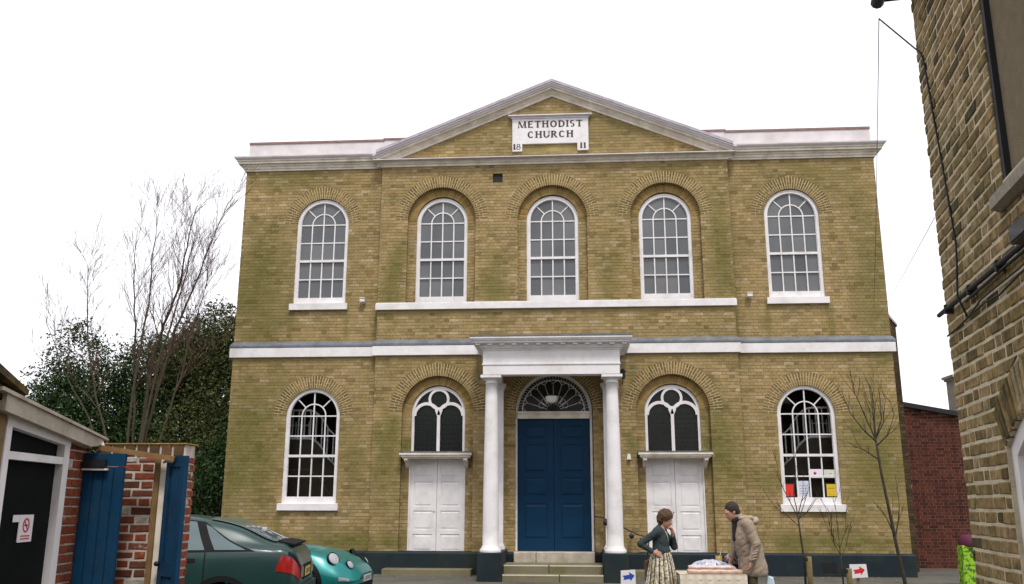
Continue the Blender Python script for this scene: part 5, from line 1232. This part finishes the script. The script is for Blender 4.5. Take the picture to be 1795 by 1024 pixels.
# ================================================================== people: smooth-blended solids turned into one continuous skin
def surface_nets(v, org, h):
    s = v < 0; nx, ny, nz = v.shape; acc = np.zeros((nx-1, ny-1, nz-1, 3)); cnt = np.zeros((nx-1, ny-1, nz-1))
    cor = [(i, j, k) for i in (0, 1) for j in (0, 1) for k in (0, 1)]
    for a in cor:
        for b in cor:
            if sum(abs(a[q]-b[q]) for q in range(3)) != 1 or a > b: continue
            va = v[a[0]:a[0]+nx-1, a[1]:a[1]+ny-1, a[2]:a[2]+nz-1]; vb = v[b[0]:b[0]+nx-1, b[1]:b[1]+ny-1, b[2]:b[2]+nz-1]
            cr = (va < 0) != (vb < 0); t = np.where(cr, va/np.where(va == vb, 1, va-vb), 0)
            for q in range(3): acc[..., q] += np.where(cr, a[q]+t*(b[q]-a[q]), 0)
            cnt += cr
    act = cnt > 0; idx = -np.ones(act.shape, int); idx[act] = np.arange(act.sum())
    I = np.argwhere(act); V = (I+acc[act]/cnt[act][:, None])*h+np.array(org); F = []
    for ax in range(3):
        o = [q for q in range(3) if q != ax]
        sl0 = [slice(1, -1)]*3; sl1 = [slice(1, -1)]*3; sl0[ax] = slice(0, -1); sl1[ax] = slice(1, None)
        a, b = s[tuple(sl0)], s[tuple(sl1)]
        for flip in (False, True):
            E_ = np.argwhere(a & ~b if not flip else ~a & b)
            if not len(E_): continue
            base = E_.copy(); base[:, o[0]] += 1; base[:, o[1]] += 1
            c = []
            for d0, d1 in ((-1, -1), (0, -1), (0, 0), (-1, 0)):
                q = base.copy(); q[:, o[0]] += d0; q[:, o[1]] += d1; c.append(idx[q[:, 0], q[:, 1], q[:, 2]])
            if flip ^ (ax == 1): c = c[::-1]
            F += np.stack(c, 1).tolist()
    return V, F
class Blob:
    def __init__(s, lo, hi, h=.007):
        s.lo, s.h = np.array(lo, float), h; n = np.ceil((np.array(hi)-s.lo)/h).astype(int)+1; s.v = np.full(n, .5)
        s.n = n
    def _win(s, a, b):
        i0 = np.clip(np.floor((np.array(a)-s.lo)/s.h).astype(int), 0, s.n-1); i1 = np.clip(np.ceil((np.array(b)-s.lo)/s.h).astype(int)+1, 1, s.n)
        g = np.meshgrid(*[s.lo[q]+np.arange(i0[q], i1[q])*s.h for q in range(3)], indexing='ij'); return tuple(slice(i0[q], i1[q]) for q in range(3)), g
    def _mix(s, w, d, k, cut=False):
        o = s.v[w]
        if cut: s.v[w] = np.maximum(o, -d); return
        t = np.clip(.5+.5*(o-d)/k, 0, 1); s.v[w] = o*(1-t)+d*t-k*t*(1-t)
    def cap(s, a, b, ra, rb=None, k=.03, flat=None):
        rb = ra if rb is None else rb; a, b = np.array(a, float), np.array(b, float); m = max(ra, rb)+.08
        w, g = s._win(np.minimum(a, b)-m, np.maximum(a, b)+m); p = np.stack(g, -1)-a; ab = b-a
        t = np.clip(p@ab/max(ab@ab, 1e-9), 0, 1); d = np.linalg.norm(p-t[..., None]*ab, axis=-1)-(ra+(rb-ra)*t); s._mix(w, d, k); return s
    def ell(s, c, r, k=.03, pitch=0, cut=False, noise=0, nf=60):
        c, r = np.array(c, float), np.array(r, float); m = max(r)+.08; w, g = s._win(c-m, c+m); x, y, z = g[0]-c[0], g[1]-c[1], g[2]-c[2]
        if pitch: cp_, sp_ = math.cos(pitch), math.sin(pitch); x, z = x*cp_-z*sp_, x*sp_+z*cp_
        q = np.sqrt((x/r[0])**2+(y/r[1])**2+(z/r[2])**2); d = (q-1)*min(r)
        if noise: d = d+noise*(np.sin(g[0]*nf+2*np.sin(g[2]*nf*.7))*np.sin(g[1]*nf*1.1+1)*np.sin(g[2]*nf*.9+2*np.sin(g[1]*nf*.6)))
        s._mix(w, d, k, cut); return s
    def below(s, z0): 
        zz = s.lo[2]+np.arange(s.n[2])*s.h; s.v = np.maximum(s.v, (z0-zz)[None, None, :]); return s
    def above(s, z0):
        zz = s.lo[2]+np.arange(s.n[2])*s.h; s.v = np.maximum(s.v, (zz-z0)[None, None, :]); return s
    def keep(s, fn):
        g = np.meshgrid(*[s.lo[q]+np.arange(s.n[q])*s.h for q in range(3)], indexing='ij'); s.v = np.maximum(s.v, fn(*g)); return s
    def mb(s):
        s.v[0] = s.v[-1] = .5; s.v[:, 0] = s.v[:, -1] = .5; s.v[:, :, 0] = s.v[:, :, -1] = .5
        V, F = surface_nets(s.v, s.lo, s.h); m = MB(); m.add(V.tolist(), [tuple(f) for f in F], 0, True); return m
skin = plain('skin', (.46, .245, .17), .55, .1, 14, .05, 90, .3)
def hand(B, wrist, dirv, palmn, L=.17, curl=.5, thumb=1):
    """palm, four unequal bent fingers and a side thumb, all in the same skin"""
    w = Vector(wrist); d = Vector(dirv).normalized(); n = (Vector(palmn)-d*Vector(palmn).dot(d)).normalized(); sd = d.cross(n)
    B.cap(w, w+d*L*.25, .022, .026, .015)
    for k, (off, ln) in enumerate(((-1.5, .40), (-.5, .46), (.5, .43), (1.5, .34))):
        r0 = w+d*L*.5+sd*off*.018; B.cap(w+d*L*.12+sd*off*.012, r0, .014, .0115, .012)
        m1 = r0+(d*math.cos(curl*.6)+n*math.sin(curl*.6))*L*ln*.5; t1 = m1+(d*math.cos(curl*1.5)+n*math.sin(curl*1.5))*L*ln*.5
        B.cap(r0, m1, .0105, .0095, .005); B.cap(m1, t1, .0095, .008, .005)
    t0 = w+d*L*.15+sd*thumb*.02; t1 = t0+(d*.7+sd*thumb*.8+n*.3).normalized()*L*.25; B.cap(t0, t1, .013, .011, .008); B.cap(t1, t1+(d+n*.5).normalized()*L*.17, .0105, .009, .005)
def head(B, c, pitch, s=1.0):
    """c = centre of skull, facing +x, pitched nose-down"""
    M = Matrix.Rotation(pitch, 3, 'Y'); P = lambda x, y, z: Vector(c)+M @ Vector((x*s, y*s, z*s))
    B.ell(c, (.098*s, .076*s, .115*s), .02, pitch=-pitch); B.ell(P(.035, 0, -.06), (.062*s, .055*s, .06*s), .03, pitch=-pitch)
    B.cap(P(.098, 0, .005), P(.118, 0, -.028), .009*s, .013*s, .012); B.ell(P(.085, 0, -.098), (.022*s, .024*s, .018*s), .02)
    B.cap(P(.098, -.014, -.062), P(.098, .014, -.062), .008*s, .008*s, .01)
    for q in (-1, 1):
        B.cap(P(.088, q*.018, .022), P(.078, q*.045, .022), .010*s, .009*s, .012); B.ell(P(.088, q*.031, .002), (.010, .014, .008), .006, cut=True); B.ell(P(.080, q*.031, .002), (.010, .012, .010), .004)
        B.ell(P(-.005, q*.078, -.01), (.018*s, .010*s, .030*s), .008)
    return P
def person(label, loc, rz):
    t_ = thing('person', label, 'person', (0, 0, 0)); return t_
def fin(root, loc, rz): root.location = loc; root.rotation_euler = (0, 0, rz)

# --- woman thinking over the stall: hand on hip, hand at chin
wo = person('person with curly hair in grey cardigan and striped skirt, hand at chin', None, 0)
B = Blob((-.36, -.36, -.01), (.34, .32, 1.50), .0065)
HC = (.085, 0, 1.335); PW = head(B, HC, R(28), .94)
B.cap((.0, 0, 1.17), (.05, 0, 1.27), .05, .046, .02)
B.ell((0, 0, 1.03), (.105, .15, .20), .03); B.ell((0, 0, .84), (.125, .165, .13), .05); B.cap((-.01, .13, 1.165), (-.01, -.13, 1.165), .055, .055, .05)
RA = [(-.02, -.165, 1.15), (-.25, -.235, .985), (-.075, -.20, .872)]; LA = [(0, .165, 1.15), (.17, .15, .935), (.175, .04, 1.135)]
for a in (RA, LA): B.cap(a[0], a[1], .046, .037, .03); B.cap(a[1], a[2], .036, .025, .02)
hand(B, RA[2], (.95, .12, -.28), (.1, .9, -.3), .165, .7, 1); hand(B, LA[2], (-.1, -.28, .9), (-.6, -.4, .1), .15, 1.0, -1)
for q in (-1, 1):
    B.cap((0, q*.085, .80), (.02, q*.085, .43), .085, .055, .04); B.cap((.02, q*.085, .43), (0, q*.085, .07), .05, .032, .02); B.cap((-.03, q*.085, .03), (.14, q*.1, .025), .032, .026, .03)
B.mb().build('body', skin, wo)
knit = plain('grey_blue_knit', (.038, .052, .056), .9, .2, 25, .6, 140, .15)
J = Blob((-.38, -.38, .72), (.36, .34, 1.32), .007)
J.ell((0, 0, 1.03), (.122, .168, .215), .03); J.ell((0, 0, .86), (.14, .182, .12), .05); J.cap((-.01, .135, 1.165), (-.01, -.135, 1.165), .066, .066, .05); J.cap((0, 0, 1.15), (.02, 0, 1.215), .075, .062, .03)
for a in (RA, LA): J.cap(a[0], a[1], .06, .048, .035); J.cap(a[1], Vector(a[1]).lerp(Vector(a[2]), .93), .047, .036, .02)
J.keep(lambda x, y, z: J.v+.0035*np.sin(z*60+14*y+3*np.sin(x*17))*np.sin(x*23-y*19+z*11)); J.below(.80); J.keep(lambda x, y, z: np.minimum(.03-np.abs(y)-.25*(1.22-z)*0, np.minimum(x-.02, (z-1.02)-.0*x))*1.0 if False else np.where((x > .03) & (z > 1.0), (.012+.32*(z-1.0))-np.abs(y), -1.0))
J.mb().build('cardigan', knit, wo)
blouse = plain('pale_blouse', (.5, .45, .36), .8); bl = Blob((-.2, -.2, .95), (.25, .2, 1.25), .008); bl.ell((0, 0, 1.03), (.112, .155, .205), .03); bl.above(1.16); bl.mb().build('blouse', blouse, wo)
hairm = plain('curly_brown_hair', (.085, .046, .022), .7, .5, 40, .8, 70, .3)
Hh = Blob((-.18, -.2, 1.15), (.28, .2, 1.54), .006)
c0 = PW(-.03, 0, .045); Hh.ell(c0, (.115, .108, .108), .01, noise=.010, nf=95); Hh.ell(PW(-.06, 0, -.03), (.07, .09, .085), .02, noise=.010, nf=95)
Hh.ell(PW(.10, 0, -.03), (.075, .075, .09), .01, cut=True); Hh.mb().build('hair', hairm, wo)
gm_ = MB()
for q in (-1, 1):
    cc = PW(.108, q*.032, .004); gm_.tube([PW(.108, q*.032+.022*math.cos(a), .002+.018*math.sin(a)) for a in [2*math.pi*k/12 for k in range(13)]], .0022, 5); gm_.tube([PW(.106, q*.054, .006), PW(.0, q*.082, .008)], .0022, 4)
gm_.tube([PW(.110, -.01, .006), PW(.110, .01, .006)], .0022, 4); gm_.build('glasses', render_white, wo)
sk = NT('striped_skirt'); tc = sk.node('ShaderNodeTexCoord').outputs['Object']; sp_ = sk.node('ShaderNodeSeparateXYZ'); sk.lk(tc, sp_.inputs[0])
an = sk.math('ARCTAN2', sp_.outputs[1], sp_.outputs[0]); wob = sk.math('MULTIPLY', sk.noise(tc, 7, 3), .5)
fr1 = sk.math('FRACT', sk.math('ADD', sk.math('MULTIPLY', an, 3.2), wob)); colr = sk.ramp(fr1, [(0, (.62, .58, .50)), (.3, (.58, .50, .33)), (.38, (.035, .035, .04)), (.52, (.04, .04, .05)), (.58, (.42, .33, .10)), (.70, (.60, .56, .48)), (.78, (.05, .05, .055)), (.86, (.62, .58, .5))], 'CONSTANT')
nn_ = sk.ramp(sk.noise(tc, 30, 2), [(.45, (1, 1, 1)), (.6, (.35, .32, .25))]); sk.done(sk.mix(1.0, colr, nn_, 'MULTIPLY'), .85, .2)
m = MB(); rings = []
for i in range(22):
    t = i/21; z = .90-.72*t; r = .135+.15*t**.8; rg_ = []
    for k in range(96):
        a = 2*math.pi*k/96; f = 1+.07*t**.6*math.sin(a*13+.7*math.sin(a*3))+.03*t*math.sin(a*29+1)
        rg_.append((r*.95*f*math.cos(a), r*1.12*f*math.sin(a), z))
    rings.append(rg_)
for i in range(21): m.strip(rings[i], rings[i+1], True, True)
m.build('skirt', MATS['striped_skirt'], wo)
fin(wo, (1.70, -6.25, GROUND(-6.25)), R(-18))
bagw = thing('shoulder_bag', 'brown leather bag hanging behind the person with curly hair', 'bag', (1.5, -6.1, .6))
leather = plain('brown_leather', (.11, .04, .018), .6, .3, 12)
MB().prism([(1.46, .34), (1.60, .34), (1.61, .60), (1.55, .66), (1.47, .62)], -6.16, -6.02, XZ, 0, True, .02, .02).build('bag_body', leather, bagw)
MB().tube([(1.49, -6.09, .62), (1.54, -6.1, .9), (1.64, -6.15, 1.09)], .009, 6).build('strap', leather, bagw)

# --- man leaning over the stall, back half turned
ma = person('person with dark hair in a hooded taupe coat leaning over the stall', None, 0)
B = Blob((-.34, -.42, -.01), (.60, .42, 1.62), .0068)
HM = (.245, 0, 1.455); PM = head(B, HM, R(30), 1.0)
B.cap((.11, 0, 1.26), (.19, 0, 1.39), .06, .055, .02); B.ell((.07, 0, 1.12), (.125, .175, .22), .04, pitch=-.25); B.ell((0, 0, .88), (.125, .165, .13), .05); B.cap((.09, .165, 1.28), (.09, -.165, 1.28), .06, .06, .05)
LM = [(.085, .205, 1.265), (.005, .275, 1.0), (.085, .265, .775)]; RM = [(.10, -.205, 1.265), (.10, -.27, 1.0), (.20, -.20, .80)]
for a in (LM, RM): B.cap(a[0], a[1], .05, .042, .03); B.cap(a[1], a[2], .04, .028, .02)
hand(B, LM[2], (.25, -.05, -.96), (.6, -.75, 0), .18, .6, 1); hand(B, RM[2], (.3, .1, -.95), (-.3, .8, 0), .18, .5, -1)
for q in (-1, 1):
    B.cap((0, q*.09, .85), (.03, q*.10, .47), .09, .06, .04); B.cap((.03, q*.10, .47), (0, q*.10, .08), .056, .038, .02); B.cap((-.04, q*.10, .035), (.17, q*.12, .03), .038, .032, .03)
B.mb().build('body', skin, ma)
coatm = plain('taupe_coat_fabric', (.30, .235, .18), .9, .15, 18, .5, 110, .15)
K_ = Blob((-.40, -.46, .46), (.52, .46, 1.46), .0075)
K_.ell((.065, 0, 1.12), (.165, .215, .25), .05, pitch=-.25); K_.ell((-.01, 0, .88), (.185, .215, .22), .08); K_.ell((-.04, 0, .64), (.205, .235, .20), .1); K_.cap((.085, .17, 1.275), (.085, -.17, 1.275), .083, .083, .05)
K_.cap((.10, 0, 1.28), (.15, 0, 1.36), .10, .085, .03)
for a in (LM, RM): K_.cap(a[0], a[1], .078, .067, .03); K_.cap(a[1], Vector(a[1]).lerp(Vector(a[2]), .95), .064, .052, .02)
for q in range(7): K_.cap((.03-.0*q, .335-.0*q, 1.02-.035*q), (.10, .325, 1.00-.035*q), .006, .006, .02)   # sleeve creases
K_.keep(lambda x, y, z: K_.v+.006*np.sin(z*38+9*y+3*np.sin(x*11))*np.sin(x*17-y*13+z*6)+.004*np.sin(z*70+x*40)*np.sin(y*31)); K_.below(.545)
K_.keep(lambda x, y, z: np.where((x > .0), (.012+.0*z)-np.abs(y)*1.0, -1.0)*-1.0*0-1.0 if False else np.where((x > .05) & (z < 1.32), .016-np.abs(y+.01), -1.0))
K_.mb().build('coat', coatm, ma)
hd_ = Blob((-.25, -.25, 1.1), (.25, .25, 1.5), .0075); hd_.ell((-.055, 0, 1.31), (.105, .150, .065), .03, pitch=.45); hd_.cap((.0, .12, 1.365), (.15, .085, 1.36), .035, .03, .03); hd_.cap((.0, -.12, 1.365), (.15, -.085, 1.36), .035, .03, .03); hd_.ell((-.03, 0, 1.372), (.075, .105, .035), .015, pitch=.45, cut=True)
hd_.mb().build('hood', plain('pale_taupe_hood', (.36, .29, .215), .9, .15, 18, .5, 110, .15), ma)
sc_ = Blob((.0, -.16, .95), (.36, .16, 1.45), .0075); sc_.cap((.17, .05, 1.345), (.215, -.03, 1.33), .04, .04, .03); sc_.cap((.17, -.05, 1.345), (.215, .03, 1.33), .04, .04, .03); sc_.cap((.215, .02, 1.31), (.235, .03, 1.06), .035, .028, .03)
sc_.mb().build('scarf', plain('black_scarf', (.014, .014, .018), .9), ma)
hm = plain('dark_brown_hair', (.022, .014, .009), .6, .4, 60, .6, 120, .35)
H2 = Blob((.0, -.2, 1.25), (.45, .2, 1.66), .006); H2.ell(PM(-.024, 0, .022), (.104, .088, .112), .01, noise=.006, nf=120); H2.ell(PM(-.06, 0, -.05), (.055, .07, .06), .02, noise=.006, nf=120); H2.ell(PM(.095, 0, -.05), (.085, .1, .098), .01, cut=True); H2.ell(PM(.045, 0, -.13), (.085, .12, .07), .01, cut=True); H2.mb().build('hair', hm, ma)
tr_ = Blob((-.2, -.26, .04), (.2, .26, .9), .008)
for q in (-1, 1): tr_.cap((0, q*.09, .82), (.03, q*.10, .47), .10, .075, .04); tr_.cap((.03, q*.10, .47), (0, q*.10, .07), .072, .06, .02)
tr_.mb().build('trousers', plain('olive_trousers', (.06, .05, .025), .9), ma)
fin(ma, (2.97, -6.38, GROUND(-6.38)), R(180+12))
cbg = thing('carrier_bag', 'pale blue carrier bag beside the person in the taupe coat', 'bag', (3.2, -6.6, .2))
MB().prism([(3.10, .05), (3.30, .05), (3.24, .44), (3.17, .46)], -6.62, -6.50, XZ, 0, True, .02, .02).build('bag_body', plain('pale_blue_plastic', (.45, .55, .62), .4), cbg)

# ================================================================== stall table and goods
TZ = .47
tb = thing('stall_table', 'low stall table with a pale cloth between the two people', 'table', (2.35, -6.3, 0))
MB().box(1.93, 2.86, -6.62, -5.95, TZ-.03, TZ).build('table_top', plain('grey_board', (.22, .20, .16), .8), tb)
cl = MB(); n = 40
for z0, z1, o0, o1 in ((TZ+.002, .40, .0, .012), (.40, .30, .012, .022)):
    A_ = [(1.92+.95*i/n, -6.625-o0-.008*math.sin(i*1.3)*o0*80*.3, z0) for i in range(n+1)]; B_ = [(1.92+.95*i/n, -6.625-o1-.01*math.sin(i*1.1+1), z1) for i in range(n+1)]; cl.strip(A_, B_, False, True)
cl.add([(1.92, -6.63, TZ+.003), (2.87, -6.63, TZ+.003), (2.87, -5.94, TZ+.003), (1.92, -5.94, TZ+.003)], [(0, 1, 2, 3)]); cl.build('table_cloth', plain('cream_cloth', (.56, .50, .40), .9, .15, 6, .2, 40), tb)
for x in (2.0, 2.8):
    for y in (-6.55, -6.0): MB().tube([(x, y, GROUND(y)), (x, y, TZ-.03)], .018, 8).build('leg', black_metal, tb)
def roll(x0, x1, y, z, r, col, label, tilt=0.0):
    t_ = thing('fabric_roll', label, 'roll', ((x0+x1)/2, y, z)); m = MB()
    m.tube([(x0+(x1-x0)*k/10, y+.006*math.sin(k*1.9), z+tilt*k/10+.004*math.sin(k*2.3)) for k in range(11)], [r*(1+.05*math.sin(k*1.7)) for k in range(11)], 14); m.build('wrapped_roll', plain('roll_'+str(len(MATS)), col, .35, .2, 20, .3, 30, .5), t_)
    m = MB(); m.tube([(x0-.003, y, z), (x0+.001, y, z)], r*.45, 10); m.build('roll_core', wood_brown, t_)
roll(2.04, 2.82, -6.54, TZ+.035, .032, (.52, .36, .28), 'front pinkish roll lying along the stall table')
roll(2.08, 2.84, -6.47, TZ+.035, .031, (.42, .27, .16), 'tan roll behind the front pinkish roll on the stall')
roll(2.06, 2.70, -6.50, TZ+.09, .03, (.60, .45, .40), 'pale pink roll stacked on top of the other rolls')
hp_ = MB(); rg = random.Random(8); G = []
for i in range(31):
    row = []
    for j in range(13):
        u, w_ = i/30, j/12; e = math.sin(math.pi*u)**.5*math.sin(math.pi*w_)**.6
        row.append((2.08+.74*u, -6.43+.34*w_, TZ+.01+e*(.20-.07*u)+(.018*rg.random() if 0 < i < 30 and 0 < j < 12 else 0)))
    G.append(row)
for i in range(30): hp_.strip(G[i], G[i+1])
pw = NT('clear_wrapped_cloth'); pv_ = pw.pos(); pw.done(pw.ramp(pw.noise(pv_, 16, 4, .7), [(.35, (.07, .10, .2)), (.5, (.45, .46, .55)), (.62, (.62, .58, .62)), (.75, (.5, .36, .34))]), .18, .6)
tag(hp_.build('wrapped_heap', MATS['clear_wrapped_cloth']), 'heap of blue and white cloth in shiny clear wrapping on the stall', 'cloth')
mg = thing('brush_mug', 'mustard mug holding a brush at the back of the stall', 'mug', (2.56, -6.1, TZ))
MB().lathe([(0, TZ+.12), (.045, TZ+.12), (.05, TZ+.14), (.05, TZ+.235), (.044, TZ+.235), (.042, TZ+.15)], (2.56, -6.12, 0), 18).build('mug_body', plain('mustard_glaze', (.36, .25, .06), .4), mg)
MB().tube([(2.56, -6.12, TZ+.16), (2.60, -6.12, TZ+.31)], .006, 6).tube([(2.598, -6.12, TZ+.30), (2.612, -6.12, TZ+.345)], .011, 6).build('brush', stone_paint, mg)
MB().box(2.40, 2.86, -6.16, -5.97, TZ+.01, TZ+.12).build('display_box', plain('navy_box', (.02, .022, .05), .6), mg)
bw_ = thing('trinket_bowl', 'grey bowl heaped with pink and white trinkets on the stall', 'bowl', (2.72, -6.08, TZ))
MB().lathe([(0, TZ+.122), (.06, TZ+.124), (.10, TZ+.15), (.115, TZ+.185), (.105, TZ+.185)], (2.73, -6.1, 0), 20).build('bowl', plain('grey_bowl', (.10, .12, .13), .4), bw_)
for k in range(26):
    a = rg.uniform(0, 6.28); r_ = .085*rg.random()**.5; MB().lathe([(0, -.02), (.018, -.012), (.02, .0), (.014, .015), (0, .02)], (2.73+r_*math.cos(a), -6.1+r_*math.sin(a), TZ+.195+.075*(1-r_/.085)), 7).build('trinket', [MATS['sign_white'], plain('pink_bead', (.5, .2, .22), .4) if 'pink_bead' not in MATS else MATS['pink_bead'], render_white][k % 3], bw_)
# ================================================================== arrow signs
def arrow(c, z, s, y, name_mat, parent, rot=-.2):
    pts = [(-.5, -.15), (.1, -.17), (.08, -.36), (.52, .02), (.1, .40), (.1, .18), (-.5, .2), (-.38, .02)]
    cr_, sr_ = math.cos(rot), math.sin(rot)
    MB().prism([(c+s*(a*cr_-b*sr_), z+s*(a*sr_+b*cr_)) for a, b in pts], y-.002, y-.0005).build('print', name_mat, parent)
sg = thing('arrow_sign', 'white board with a blue arrow standing by the porch', 'sign', (1.27, -4.9, -.09))
MB().prism([(1.15, -.1), (1.40, -.1), (1.395, .415), (1.16, .40)], -4.915, -4.90).build('board', MATS['sign_white'], sg)
arrow(1.285, .30, .19, -4.915, plain('blue_print', (.02, .06, .35), .6), sg, .2)
MB().prism([(1.16, -.1), (1.39, -.1), (1.39, .38), (1.17, .38)], -4.75, -4.74).tube([(1.27, -4.9, .38), (1.27, -4.75, .36)], .01, 6).build('back_board', wood_brown, sg)
s2 = thing('arrow_sign', 'white board with a red arrow beside the right sapling', 'sign', (5.17, -4.1, -.08))
MB().prism([(5.03, .245), (5.315, .265), (5.30, .475), (5.025, .468)], -4.10, -4.07).build('board', MATS['sign_white'], s2)
arrow(5.175, .362, .19, -4.10, plain('red_print_arrow', (.5, .02, .015), .6), s2, .2)
MB().box(4.99, 5.022, -4.10, -4.07, .24, .47).build('blue_edge', plain('deep_blue_edge', (.01, .02, .12), .5), s2)
MB().box(5.14, 5.18, -4.068, -4.04, -.2, .44).build('stake', post_wood, s2)
